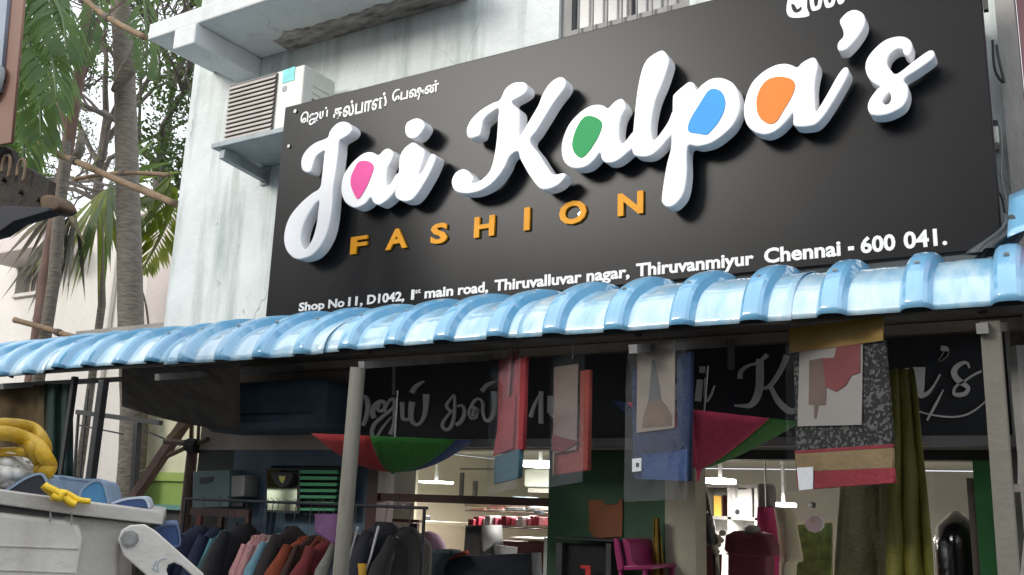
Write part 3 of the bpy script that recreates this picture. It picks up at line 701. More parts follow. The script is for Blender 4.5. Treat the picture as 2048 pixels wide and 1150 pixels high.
# ================================================================== UMBRELLAS hung upside down
def umbrella(label, rim, H, r, cols, a0, hang, roll=0.0, pw=1.4, fer=.03):
    rim = Vector(rim); n = len(cols)
    h = Vector((C0.x - rim.x, C0.y - rim.y, 0)); q = (rim.z - C0.z) / h.length; h.normalize()
    ax = (Vector((0, 0, 1)) + h * q + Vector((-h.y, h.x, 0)) * roll).normalized()
    tip = rim - ax * H
    t = thing('umbrella', label, 'umbrella', rim)
    e1 = Vector((-h.y, h.x, 0)); e1 = (e1 - ax * e1.dot(ax)).normalized(); e2 = ax.cross(e1)
    def surf(a, v, edge=0.0):
        rr = r * v * (1 - .09 * edge * v)
        return tip + ax * (H * (.06 + .94 * v ** pw)) + (e1 * math.cos(a) + e2 * math.sin(a)) * rr
    for k in range(n):
        def fn(u, v, k=k): return surf(a0 + (k + u) * 2 * math.pi / n, max(v, .02), math.sin(math.pi * u))
        MB().grid(fn, 8, 10).build('canopy_panel', cols[k], t, smooth=True, solid=.002)
        a = a0 + k * 2 * math.pi / n
        MB().tube([surf(a, v) + ax * .006 for v in (.02, .3, .6, .8, 1)], .003, 5).build('rib', M['steel'], t)
    MB().tube([tip - ax * fer, tip + ax * .003, tip + ax * H * .1, tip + ax * H * .2], [.005, .009, .016, .02], 8).build('ferrule', cols[0], t)
    MB().tube([tip + ax * H * .2, tip + ax * (H + hang)], .005, 6).build('shaft', M['galv'], t)
    return t
ur, ug, ub, upk = cloth('umb_red', (.36, .03, .035), .1), cloth('umb_green', (.03, .17, .025), .1), cloth('umb_blue', (.03, .06, .20), .1), cloth('umb_pink', (.50, .045, .11), .08)
umbrella('red green and blue umbrella hung upside down beside the pale leaning pole', P(790, 874, 3.92), .19, .43, [ug, ub, ub, ug, ur, ur], R(254), .24, 0, 2.0, 0)
umbrella('pink and green umbrella hung upside down between the navy and the red garment packs', P(1408, 822, 4.0), .27, .41, [upk, ug, ub, upk, ug, ub, ub, upk], R(264), .20, .10, 1.25, .035)

# ================================================================== GARMENT PACKS in clear sleeves
def pack(label, fr, sleeve, pieces, hook):
    pts = [fr.pt(*p) for p in sleeve]; c = sum(pts, Vector()) / len(pts)
    t = thing('garment_pack', label, 'garment pack', (c.x, c.y, min(p.z for p in pts)), 'garment packs hung under the awning')
    for name, poly, m, y, dep in pieces: shape(name, [poly], fr, dep, m, t, y=y, bevel=.002 if dep > .006 else 0)
    shape('plastic_sleeve', [sleeve], fr, .001, M['glass'], t, y=-.03)
    a, b = fr.pt(*hook), None
    MB().tube([a + Vector((0, 0, -.02)), a + Vector((0, 0, .07))], .003, 5).build('hook', M['galv'], t)
    return t
cr, cp, ct = cloth('rose', (.22, .035, .04)), cloth('salmon', (.22, .075, .065)), cloth('teal', (.03, .085, .105))
F1 = twoframe(990, 3.54, 1052, 3.45)
pack('narrow pack with red and rose cloth over a teal fold, first from the left', F1, [(992, 712), (1053, 686), (1046, 975), (984, 992)],
     [('folded_garment', [(1030, 720), (1051, 712), (1045, 898), (1022, 905)], cloth('red', (.28, .03, .035)), .0, .02), ('folded_garment', [(996, 722), (1031, 700), (1023, 905), (992, 908)], cr, .004, .018),
      ('sleeve', [(1000, 850), (1012, 800), (1034, 790), (1030, 897), (990, 912)], cloth('deep_red', (.25, .03, .035)), -.012, .01),
      ('folded_garment', [(990, 914), (1040, 897), (1037, 955), (988, 968)], ct, -.002, .024), ('neck_band', [(1022, 702), (1028, 700), (1018, 842), (1014, 842)], cp, -.01, .006)], (1022, 698))
F2 = twoframe(1106, 3.54, 1180, 3.47)
pack('pack with a tan card and brick red cloth, second from the left', F2, [(1108, 716), (1180, 703), (1176, 964), (1106, 976)],
     [('folded_garment', [(1160, 742), (1178, 739), (1175, 940), (1110, 950), (1110, 905), (1158, 890)], cloth('brick', (.21, .04, .03)), 0, .022), ('photo_card', [(1112, 735), (1160, 728), (1157, 900), (1110, 908)], mat('tan_card', (.20, .15, .12), .6, var=.5, vs=4, col2=(.13, .075, .06)), -.012, .004),
      ('collar', [(1110, 870), (1163, 884), (1130, 905), (1110, 900)], cloth('maroon', (.13, .02, .02)), -.018, .006), ('price_tag', [(1112, 905), (1115, 905), (1115, 952), (1112, 950)], M['bamboo'], -.02, .003)], (1145, 708))
F3 = twoframe(1260, 3.54, 1385, 3.46)
pack('tall pack with navy cloth and a beige photo card of a grey gown', F3, [(1262, 690), (1382, 672), (1384, 1000), (1257, 1004)],
     [('folded_garment', [(1263, 735), (1275, 735), (1277, 855), (1354, 855), (1354, 710), (1381, 702), (1377, 962), (1266, 958)], cloth('navy_pack', (.014, .028, .075)), 0, .025),
      ('photo_card', [(1278, 690), (1353, 680), (1352, 856), (1276, 866)], mat('beige_card', (.25, .20, .165), .6, var=.1), -.010, .004),
      ('printed_figure', [(1304, 768), (1307, 722), (1312, 720), (1316, 740), (1322, 770), (1326, 800), (1300, 805)], mat('grey_print', (.07, .075, .08), .6), -.0125, .002),
      ('printed_figure', [(1300, 805), (1326, 800), (1338, 815), (1348, 832), (1346, 852), (1288, 856), (1290, 835)], mat('brown_print', (.13, .08, .05), .6, var=.4, vs=14), -.0125, .002),
      ('fold', [(1290, 900), (1366, 893), (1364, 900), (1290, 908)], cloth('navy_dark', (.02, .03, .06)), -.006, .006), ('folded_garment', [(1286, 907), (1376, 898), (1374, 962), (1284, 958)], cloth('blue_pack', (.026, .06, .165)), -.004, .006),
      ('label_card', [(1268, 918), (1286, 916), (1286, 942), (1268, 944)], M['print'], -.012, .003), ('barcode', [(1276, 926), (1282, 926), (1282, 934), (1276, 935)], M['steel'], -.0135, .002)], (1320, 672))
F4 = twoframe(1580, 3.54, 1790, 3.42)
pack('wide pack with a red gown photo card above tan and red cloth', F4, [(1580, 655), (1778, 632), (1793, 970), (1582, 984)],
     [('patterned_cloth', [(1586, 700), (1768, 680), (1785, 890), (1592, 902)], mat('speckled_cloth', (.010, .010, .009), .8, vs=75, col2=(.12, .117, .108), detail=1, ramp=(.50, .60)), 0, .02),
      ('photo_card', [(1602, 695), (1728, 688), (1726, 850), (1598, 853)], mat('white_card', (.32, .29, .26), .6, var=.06), -.010, .004),
      ('printed_figure', [(1622, 722), (1650, 716), (1658, 730), (1655, 810), (1640, 811), (1636, 838), (1632, 838), (1632, 811), (1621, 810)], mat('taupe_print', (.15, .09, .07), .6, var=.2), -.0125, .002),
      ('printed_figure', [(1648, 718), (1672, 716), (1678, 690), (1724, 688), (1724, 745), (1706, 752), (1695, 772), (1676, 784), (1656, 775)], mat('wine_print', (.19, .03, .03), .6, var=.25), -.0135, .002),
      ('header_card', [(1582, 658), (1770, 634), (1770, 682), (1582, 707)], mat('mustard_card', (.30, .165, .008), .5, var=.12), -.014, .006),
      ('folded_garment', [(1590, 902), (1786, 888), (1786, 896), (1592, 908)], cloth('red_edge', (.25, .03, .04)), -.008, .02), ('folded_garment', [(1592, 908), (1786, 896), (1787, 936), (1594, 944)], cloth('tan', (.26, .18, .09)), -.008, .02),
      ('folded_garment', [(1594, 944), (1787, 936), (1790, 966), (1598, 980)], cloth('crimson', (.27, .03, .04)), -.008, .022), ('label_card', [(1598, 936), (1630, 934), (1630, 978), (1602, 981)], M['print'], -.014, .003)], (1680, 640))

# ================================================================== OLIVE DRAPE
od = thing('drape', 'long olive green cloth draped from the beam beside the widest garment pack', 'drape', P(1780, 1150, 3.95))
def fold(pxa, pxb, y0, y1, Y, folds, amp, seed):
    def fn(u, v):
        py = y0 + (y1 - y0) * v
        xa = pxa[0] + (pxa[1] - pxa[0]) * v ** .8; xb = pxb[0] + (pxb[1] - pxb[0]) * v ** .8
        p = P(xa + (xb - xa) * u, py, Y)
        ph = u * folds * 2 * math.pi + seed + .8 * noise.noise((u * 2, v * 3, seed))
        return p + Vector((.3 * amp * math.cos(ph), amp * (.35 + .65 * v) * math.sin(ph) + .012 * noise.noise((u * 6, v * 8, seed)), 0))
    return fn
MB().grid(fold((1776, 1768), (1828, 1882), 738, 1320, 3.88, 2.6, .022, 1.3), 60, 40).build('bright_fall', mat('olive_cloth', (.095, .088, .005), .6, var=.3, vs=5, bump=.3, bs=60), od, smooth=True, solid=.003)
MB().grid(fold((1690, 1655), (1780, 1790), 850, 1320, 3.96, 1.6, .015, .3), 40, 24).build('dark_fall', mat('dark_olive_cloth', (.032, .030, .005), .7, var=.2, vs=4, bump=.3, bs=60), od, smooth=True, solid=.003)

# ================================================================== CLOTHES RAIL
rail = thing('clothes_rail', 'dark steel clothes rail crowded with garments at the shop front', 'clothes rail', P(520, 1150, 4.05))
RZ = 1.60
MB().tube([(-4.80, 4.05, RZ - .03), (-2.95, 4.05, RZ - .03)], .008, 8).build('bar', M['matdark'], rail)
for x in (-4.78, -2.97):
    MB().tube([(x, 4.05, .12), (x, 4.05, RZ - .03)], .009, 8).build('upright', M['matdark'], rail)
    MB().bar((x, 3.8, .14), (x, 4.3, .14), .03, .03).build('foot', M['steel'], rail)
def garment(label, px0, px1, pytop, m, Y=4.05, tilt=0.0, L=.95, cat='garment', trim=None, depth=.20, group='garments hung on the rail'):
    """garment on a hanger seen from its narrow side: shoulders slope away from the rail"""
    top = P((px0 + px1) / 2, pytop + 8, Y); wd = (P(px1, 1100, Y) - P(px0, 1100, Y)).length
    t = thing('hanging_garment', label, cat, (top.x, Y, top.z - L), group)
    rings = []
    prof = [(0, .40, .09), (.012, .60, .20), (.045, .82, .52), (.09, .95, .86), (.14, 1.0, .96), (.4, 1.03, .97), (.7, 1.08, 1.0), (1, 1.15, 1.08)]
    depth *= (.62 + .5 * random.random()) if px1 - px0 < 30 else 1
    q = smooth_loop(prof, 3, False); sd_ = random.random() * 50
    for f, wx, wy in q:
        r_ = []
        for j in range(28):
            a = j / 28 * 2 * math.pi
            k_ = 1 + .14 * math.sin(a * 3 + sd_ + f * 2) * min(1, f * 3) + .12 * math.sin(a * 7 + sd_ * 3 + f) * min(1, f * 2) + .12 * noise.noise((a, f * 4, sd_))
            r_.append(Vector((top.x + tilt * f * .2 + wd / 2 * wx * k_ * math.cos(a), Y + depth * wy * (1 + .05 * noise.noise((a * 2, f * 5, sd_))) * math.sin(a), top.z - f * L)))
        rings.append(r_)
    MB().loft(rings).build('body', m, t, smooth=True)
    cp_ = [Vector((top.x + wd * .26 * math.cos(a), Y + depth * (.22 * math.sin(a) - .06), top.z - L * (.018 + .012 * math.sin(a + 2)))) for a in (i * .6283 for i in range(11))]
    MB().tube(cp_, .007, 6).build('collar', m, t, smooth=True)
    sp, sr = [], []
    for i in range(9):
        f = .055 + .62 * i / 8
        sp.append(Vector((top.x + wd * .10 * math.sin(sd_ + i * .5), Y - depth * (.62 + .46 * min(1, i / 2.5)) - .012, top.z - f * L))); sr.append(min(.052, wd * .55) * (.55 + .45 * min(1, i / 2)) * (1 + .10 * math.sin(i * 2.1 + sd_)))
    MB().tube(sp, sr, 10).build('sleeve', m, t, smooth=True)
    hk = [(top.x, Y, top.z - .02), (top.x, Y, top.z + .02), (top.x, Y + .012, RZ - .02 + .004), (top.x, Y - .012, RZ - .008)]
    MB().tube(hk, .0025, 5).build('hanger_hook', M['steel'], t)
    if trim:
        for (f0, f1, side, tm) in trim:
            mb = MB()
            pts = []
            for i in range(7):
                f = f0 + (f1 - f0) * i / 6
                pts.append(Vector((top.x + side * wd * .42, Y - depth * (.55 + .5 * min(1, i / 2)) - .02 + .006 * math.sin(i * 2), top.z - f * L)))
            mb.tube(pts, .007, 6); mb.build('trim', tm, t, smooth=True)
    return t
wt, tealc = cloth('white', (.45, .45, .46)), cloth('bright_teal', (.06, .22, .25))
G = [('navy jacket with pale piping, leftmost on the rail beside the bin lever', 380, 421, 1043, cloth('navy', (.014, .018, .045)), [(.05, .6, -1, cloth('lilac_grey', (.28, .28, .36)))]),
     ('dark blue jacket hung second from the left on the rail', 420, 446, 1046, cloth('darkblue', (.012, .018, .05)), None),
     ('thin bright teal garment hung between the dark blue jackets and black top', 444, 457, 1052, tealc, None),
     ('dark green teal garment hung beside the bright teal one', 457, 472, 1050, cloth('dark_teal', (.03, .06, .065)), None),
     ('black top hung left of the pink garments beside the dark green teal one', 471, 506, 1038, cloth('black', (.010, .010, .014)), None),
     ('pale pink garment, leftmost of the pink ones on the rail', 507, 522, 1062, cloth('pink1', (.50, .26, .26)), None),
     ('pale pink garment squeezed in the middle of the pink ones', 522, 533, 1060, cloth('pink2', (.46, .24, .25)), None),
     ('narrow rose garment, rightmost of the pink ones on the rail', 533, 543, 1062, cloth('pink3', (.42, .22, .22)), None),
     ('greyish beige garment hung left of the light blue one', 542, 556, 1062, cloth('greybeige', (.33, .26, .25)), None),
     ('light blue garment hung beside the tall black coat', 555, 573, 1058, cloth('lightblue', (.13, .26, .33)), None),
     ('tall black coat hung left of the orange garment', 572, 601, 1044, cloth('blackbrown', (.018, .014, .014)), None),
     ('orange red garment hung right of the black coat', 603, 627, 1064, cloth('orange', (.20, .038, .014)), None),
     ('dark brown garment hung between the two orange ones', 626, 637, 1062, cloth('brown', (.05, .025, .02)), None),
     ('narrow rust orange garment hung right of the dark brown one', 636, 647, 1064, cloth('rust', (.16, .035, .016)), None),
     ('dark red garment hung against the pale leaning pole', 646, 676, 1068, cloth('darkred', (.14, .018, .02)), None),
     ('grey garment hung just right of the pale leaning pole', 697, 716, 1055, cloth('grey', (.16, .155, .14)), None),
     ('navy garment hung above the mustard cloth', 712, 733, 1062, cloth('navy2', (.013, .017, .04)), None),
     ('black jacket with white front edges hung at the glazed bay', 742, 800, 1036, cloth('black2', (.011, .012, .02)), [(.03, .95, -.95, wt), (.02, .9, .75, wt)]),
     ('black jacket with grey sleeve edge hung at the right end of the rail', 800, 836, 1046, cloth('black3', (.012, .012, .012)), [(.05, .9, .6, cloth('grey2', (.25, .24, .25)))])]
for i, (lab, a, b, py, m, trm) in enumerate(G): garment(lab, a, b, py, m, Y=4.05 if a < 690 else 4.0 + .05, trim=trm)
mc = thing('folded_cloth', 'mustard cloth hanging below the navy garment right of the pale pole', 'cloth', P(715, 1150, 3.75))
F_ = FY(3.78)
MB().grid(lambda u, v: P(703 + 30 * u, 1127 + 150 * v, 3.80 + .012 * math.sin(u * 7)), 12, 4).build('cloth', cloth('mustard', (.40, .23, .02)), mc, smooth=True, solid=.004)
pc = thing('folded_cloth', 'purple brocade cloth folded over the rail behind the pale pole', 'cloth', P(650, 1090, 3.8))
MB().grid(lambda u, v: P(630 + 46 * u, 1028 + (36 + 30 * u) * v, 3.80 + .012 * math.sin(u * 6 + v) - .02 * v), 14, 8).build('cloth', mat('purple_brocade', (.09, .03, .10), .7, var=.5, vs=22, col2=(.13, .05, .14)), pc, smooth=True, solid=.006)
lc = thing('scarf_display', 'lilac cloth wrapped over a rounded display head behind the glass', 'display head', P(858, 1140, 5.2))
rings = []
for i in range(9):
    a = i / 8 * math.pi * .62; c = P(858, 1062, 5.0)
    rings.append([Vector((c.x + .125 * math.sin(a) * math.cos(j * math.pi / 8) * (1 + .05 * noise.noise((j, i, 0))), c.y + .12 * math.sin(a) * math.sin(j * math.pi / 8), c.z - .15 + .15 * math.cos(a) * (1 if a < 1.57 else 1.5))) for j in range(16)])
MB().loft(rings).build('scarf', cloth('lilac', (.22, .13, .20)), lc, smooth=True)
c = P(858, 1062, 5.0); MB().tube([(c.x, c.y, .14), (c.x, c.y, c.z - .12)], [.05, .05], 8).build('stand', M['steel'], lc)

# ================================================================== THINGS AROUND THE SHUTTER BAY
mx = thing('meter_box', 'pale teal metal box mounted on the dark wall left of the mirror', 'meter box', P(422, 1010, 4.5))
FM = FY(4.42)
shape('casing', [[(386, 943), (459, 939), (457, 1014), (384, 1016)]], FM, .13, mat('teal_box', (.13, .20, .20), .5, var=.1), mx, bevel=.006)
shape('viewing_window', [[(400, 956), (427, 953), (424, 962), (410, 968), (400, 968)]], FM, .006, M['steel'], mx, y=-.005)
mx2 = thing('meter_box', 'dull grey box beside the pale teal box on the dark wall', 'meter box', P(470, 990, 4.5))
shape('casing', [[(460, 952), (487, 950), (486, 992), (459, 994)]], FM, .12, M['greypost'], mx2, y=.01, bevel=.005)
MB().box((P(462, 1005, 4.43).x, 4.43, P(462, 1012, 4.43).z), (P(486, 1005, 4.43).x, 4.5, P(470, 998, 4.43).z)).build('socket', M['steel'], mx2)
rr = thing('red_rack', 'dark red wooden rack rail below the pale teal box', 'rack', P(420, 1150, 4.4))
a = P(382, 1022, 4.38); b = P(500, 1022, 4.38)
MB().box((a.x, 4.37, a.z - .025), (b.x, 4.40, a.z + .025)).build('rail', M['maroonwood'], rr)
for px_ in (397, 440, 494):
    x = P(px_, 1050, 4.38).x; MB().box((x - .018, 4.372, .12), (x + .018, 4.398, a.z - .026)).build('upright', mat('red_wood', (.16, .025, .02), .5, var=.2) if px_ == 397 else M['maroonwood'], rr)
mr = thing('mirror', 'square mirror in a thin frame reflecting the street on the dark shutter bay', 'mirror', P(566, 1020, 4.5))
FMi = FY(4.50)
shape('frame', [[(532, 936), (602, 938), (599, 1027), (532, 1024)]], FMi, .02, M['steel'], mr)
shape('reflecting_glass', [[(535, 939), (596, 941), (594, 1022), (535, 1020)]], FMi, .006, mat('mirror_glass', (.55, .60, .42), .06, metal=1, var=.15, vs=9), mr, y=-.004)
cpn = thing('baseball_hat', 'black cap with yellow badge hung over the mirror top', 'cap', P(566, 970, 4.45))
FC = FY(4.46)
shape('crown', [[(540, 948), (548, 944), (580, 945), (586, 952), (580, 968), (566, 976), (552, 970)]], FC, .05, M['matdark'], cpn, smooth=4, bevel=.01)
shape('badge', [[(558, 952), (572, 952), (569, 962), (566, 967), (561, 962)]], FC, .004, mat('yellow_badge', (.5, .5, .12), .5, var=.5, vs=90), cpn, y=-.004)
gs = thing('slatted_rack', 'rack of bright green slats on the dark shutter bay beside the mirror', 'rack', P(640, 1020, 4.5))
FG = FY(4.50)
for i in range(7):
    y0 = 940 + i * 12.6; x1 = 683 - i * .8
    shape('slat', [[(602, y0), (x1 - 6, y0 + 1.0), (x1 - 6, y0 + 7.5 - i * .25), (602, y0 + 7 - i * .25)]], FG, .03, mat('green_slat', (.06, .34, .15), .5, var=.1) if i == 0 else bpy.data.materials['green_slat'], gs, y=-.01)
shape('back', [[(600, 934), (690, 934), (690, 1030), (600, 1030)]], FG, .01, M['matdark'], gs, y=.03)

# ================================================================== SHOP INTERIOR
def pbox(mb, x0, y0, x1, y1, Y, dep):
    a = P(x0, y0, Y); b = P(x1, y1, Y); return mb.box((min(a.x, b.x), Y, min(a.z, b.z)), (max(a.x, b.x), Y + dep, max(a.z, b.z)))
def lamp(label, pts, Y, e):
    a = P(*pts[0], Y); b = P(*pts[1], Y)
    t = thing('ceiling_lamp', label, 'lamp', ((a.x + b.x) / 2, Y, 2.05), 'lit lamps inside the shop')
    zz = (a.z + b.z) / 2; h = max(abs(a.z - b.z), .015)
    MB().box((min(a.x, b.x), Y - .10, zz - h / 2), (max(a.x, b.x), Y + .10, zz + h / 2)).build('diffuser', M['lamp'], t, bevel=.006)
    MB().box(((a.x + b.x) / 2 - .01, Y - .01, zz + h / 2), ((a.x + b.x) / 2 + .01, Y + .01, 2.058)).build('stem', M['galv'], t)
    l = bpy.data.lights.new('lamp_light', 'AREA'); l.shape = 'RECTANGLE'; l.size = abs(a.x - b.x); l.size_y = .2; l.energy = e; l.color = (1, .96, .9)
    lo = bpy.data.objects.new('lamp_light', l); lo.parent = t; lo.location = (0, 0, zz - h / 2 - .03 - 2.05); COL.objects.link(lo)
lamp('thin lit strip lamp near the ceiling behind the green umbrella', ((852, 962), (893, 967)), 6.2, 22)
lamp('bright white tube lamp between the first two garment packs', ((1058, 922), (1104, 935)), 6.0, 20)
lamp('bright rounded lamp left above the white display shelves', ((1419, 957), (1463, 968)), 6.2, 34)
lamp('lit lamp seen above the white dress at the right bay', ((1549, 1005), (1586, 1014)), 6.6, 22)
# wall unit in the left glazed bay
iu = thing('indoor_unit', 'white split air conditioner on the inside wall under the bright tube lamp', 'air conditioner', P(1090, 970, 6.4))
mb = MB(); pbox(mb, 1048, 938, 1112, 975, 6.5, .2).build('casing', M['ac'], iu, bevel=.02)
mb = MB(); pbox(mb, 1056, 976, 1110, 986, 6.52, .15).build('vent_flap', M['acgrey'], iu)
fr2 = thing('wall_frame', 'thin dark framed panel on the cream wall behind the glass', 'frame', P(960, 980, 7))
for q in ((920, 936, 990, 940), (920, 945, 923, 1000), (946, 962, 951, 992)):
    mb = MB(); pbox(mb, *q, 6.9, .03).build('strip', M['steel'], fr2)
sw = thing('switch_plate', 'pair of small white switch plates on the cream inside wall', 'switch', P(800, 1010, 5.6))
for q in ((783, 1004, 792, 1018), (797, 1005, 806, 1019)):
    mb = MB(); pbox(mb, *q, 5.55, .02).build('plate', M['print'], sw)
MB().box((P(786, 1012, 5.57).x - .9, 5.572, .14), (P(806, 1012, 5.57).x + .1, 5.60, 2.05)).build('backing_board', M['interior'], sw)
hk = thing('wall_hook', 'small dark hook block on the cream wall right of the switch plates', 'hook', P(850, 1036, 6))
mb = MB(); pbox(mb, 846, 1031, 855, 1041, 6.1, .04).build('block', M['steel'], hk, bevel=.006)
mb = MB(); pbox(mb, 848, 1041, 853, 1044, 6.11, .02).build('peg', M['galv'], hk)
wb = thing('white_board', 'off white partition board low behind the lilac display head', 'board', P(900, 1140, 5.9))
mb = MB(); pbox(mb, 780, 1046, 940, 1140, 6.0, .03).build('board', mat('offwhite', (.50, .46, .42), .7, var=.05), wb)
mb = MB(); pbox(mb, 779, 1043, 941, 1046, 5.99, .05).build('edge', M['ceiling'], wb)
rr = thing('dark_red_stand', 'dark red T shaped stand behind the hanging black jackets', 'stand', P(822, 1150, 4.5))
mb = MB(); pbox(mb, 762, 1036, 838, 1046, 4.9, .03).build('cross_bar', mat('redwood2', (.12, .025, .018), .5), rr)
mb = MB(); pbox(mb, 819, 1046, 829, 1150, 4.905, .025).build('upright', M['maroonwood'], rr)
# counter shelf with packets
cs = thing('display_shelf', 'long interior shelf with dark red front and white edge near the left bay', 'shelf', P(1010, 1150, 5.4))
mb = MB(); pbox(mb, 930, 1052, 1082, 1058, 5.5, .4).build('shelf_board', M['maroonwood'], cs)
mb = MB(); pbox(mb, 1020, 1074, 1112, 1080, 5.2, .4).build('shelf_board', M['print'], cs)
mb = MB(); pbox(mb, 980, 1080, 1100, 1150, 5.25, .35).build('front_panel', mat('wine_panel', (.10, .02, .025), .5, var=.2), cs)
mb = MB(); pbox(mb, 930, 1004, 1060, 1018, 5.8, .3).build('upper_shelf', mat('pale_shelf', (.45, .40, .34), .6), cs)
mb = MB(); pbox(mb, 930, 1022, 1100, 1026, 5.7, .3).build('upper_shelf', mat('pale_shelf2', (.36, .31, .26), .6), cs)
mb = MB(); pbox(mb, 1088, 1075, 1094, 1150, 5.15, .03).build('leg', M['print'], cs)
pk = [('red_packet', (.32, .03, .05)), ('pink_packet', (.45, .12, .17)), ('white_packet', (.5, .48, .48)), ('crimson_packet', (.40, .04, .07))]
for i in range(13):
    x0 = 936 + i * 11; row = i % 3
    nm, c_ = pk[(i * 7 + i // 3) % 4]
    if nm not in M: M[nm] = mat(nm, c_, .35, var=.3, vs=30)
    hgt = 14 + (i * 5) % 8
    mb = MB(); pbox(mb, x0, 1052 - hgt, x0 + 10, 1051.5, 5.52 + .05 * row, .16)
    nth = 'first second third fourth fifth sixth seventh eighth ninth tenth eleventh twelfth thirteenth'.split()[i]
    o = mb.build('packet', M[nm], None, bevel=.004)
    tag(o, '%s packet standing %s from the left on the dark red shelf' % (nm.split('_')[0], nth), 'packet', 'packets on the interior shelf')
for i, (x0, y0, Y, wd) in enumerate(((936, 1003, 5.85, 22), (962, 1003, 5.85, 24), (992, 1003, 5.85, 26), (1024, 1003, 5.85, 28), (940, 1021, 5.75, 30), (976, 1021, 5.75, 30), (1014, 1021, 5.75, 34), (1056, 1021, 5.75, 34))):
    lab = ('leftmost', 'second', 'third', 'rightmost')[i % 4] + (' on the upper' if i < 4 else ' on the lower') + ' pale shelf'
    t = thing('folded_stack', 'stack of folded clothes, ' + lab + ' inside the shop', 'clothes stack', P(x0 + wd / 2, y0, Y), 'folded stacks on the pale shelves')
    hh = 3.2
    for q in range(3 if i < 4 else 2):
        c_ = (cloth('fold_a', (.42, .38, .36)), cloth('fold_b', (.16, .13, .16)), cloth('fold_c', (.34, .10, .10)), cloth('fold_d', (.20, .26, .32)), cloth('fold_e', (.40, .30, .16)))[(i * 3 + q * 2) % 5]
        mb = MB(); pbox(mb, x0 + (q % 2), y0 - (q + 1) * hh, x0 + wd - (q * 7 % 3), y0 - q * hh - .3, Y + .01 * q, .2).build('folded_garment', c_, t, bevel=.006)
jar = thing('glass_jar', 'stubby clear jar with blue lid at the right end of the packet row', 'jar', P(1080, 1052, 5.5))
p = P(1078, 1051, 5.56); MB().tube([p, p + Vector((0, 0, .075))], .04, 12).build('body', M['pane'], jar, smooth=True)
MB().tube([p + Vector((0, 0, .076)), p + Vector((0, 0, .095))], .036, 12).build('lid', mat('blue_lid', (.2, .28, .4), .4), jar)
mk = thing('magazine_rack', 'small rack of white printed cards below the packet shelf', 'rack', P(1010, 1110, 5.1))
for i in range(5):
    mb = MB(); pbox(mb, 982 + i * 10, 1089 + i * 1.2, 991 + i * 10, 1108 + i * 1.2, 5.08, .02).build('card', M['print'], mk)
mb = MB(); pbox(mb, 978, 1112, 1036, 1118, 5.06, .08).build('ledge', M['steel'], mk)
sb = thing('speaker_case', 'upright dark grey case standing before the off white board', 'case', P(945, 1150, 4.95))
F_ = FY(4.95)
shape('body', [[(930, 1052), (962, 1050), (968, 1160), (922, 1160)]], F_, .25, mat('charcoal', (.045, .046, .05), .6, var=.15), sb, bevel=.01)
shape('face_plate', [[(934, 1060), (958, 1058), (962, 1120), (930, 1122)]], F_, .006, M['darkgrey'], sb, y=-.005)
ch = thing('covered_chair', 'dark navy covered seat back with a red piped edge low in the left bay', 'seat', P(960, 1150, 4.6))
F_ = FY(4.75)
shape('cover', [[(862, 1240), (866, 1150), (884, 1122), (920, 1112), (1060, 1106), (1066, 1240)]], F_, .14, cloth('navy_cover', (.012, .017, .026)), ch, smooth=0, bevel=.02)
shape('piping', [stroke([(858, 1240), (860, 1160), (874, 1128), (900, 1114), (935, 1104)], [14, 14, 12, 6], (0, 0), 1)], F_, .03, cloth('piping_red', (.28, .04, .03)), ch, y=-.012)
tl = thing('folded_trousers', 'dark teal cloth heap beside the navy covered seat', 'cloth', P(850, 1150, 4.6))
F_ = FY(4.6)
shape('cloth', [[(838, 1240), (838, 1120), (848, 1104), (880, 1098), (905, 1104), (880, 1118), (866, 1150), (862, 1240)]], F_, .12, cloth('deep_teal', (.025, .045, .05)), tl, smooth=3, bevel=.02)
tb = thing('dark_table', 'dark table with glossy edge in front of the bottle green partition', 'table', P(1170, 1150, 4.35))
mb = MB(); pbox(mb, 1108, 1074, 1226, 1084, 4.3, .25).build('table_top', M['matdark'], tb, bevel=.004)
for q in ((1112, 1085, 1120, 1300), (1212, 1085, 1220, 1300)):
    mb = MB(); pbox(mb, *q, 4.32, .03).build('leg', M['steel'], tb)
mb = MB(); pbox(mb, 1121, 1085, 1211, 1180, 4.36, .02).build('modesty_panel', cloth('table_cloth', (.010, .010, .012)), tb)
rc = thing('red_strap', 'short red strap hanging under the dark table', 'strap', P(1172, 1150, 4.3))
mb = MB(); pbox(mb, 1161, 1130, 1180, 1138, 4.28, .01).build('band', cloth('strap_red', (.42, .03, .03)), rc)
mb = MB(); pbox(mb, 1171, 1138, 1180, 1165, 4.28, .01).build('tail', bpy.data.materials['cloth_strap_red'], rc)
op = thing('orange_poster', 'dull orange poster pinned on the bottle green partition', 'poster', P(1210, 1074, 4.56))
shape('paper', [[(1177, 1000), (1245, 998), (1244, 1073), (1190, 1076), (1178, 1060)]], FY(4.56), .005, mat('orange_paper', (.20, .065, .02), .7, var=.25, vs=5), op)
shape('dark_print', [[(1205, 1000), (1240, 998), (1232, 1008), (1210, 1009)]], FY(4.556), .002, M['greenwall'], op)
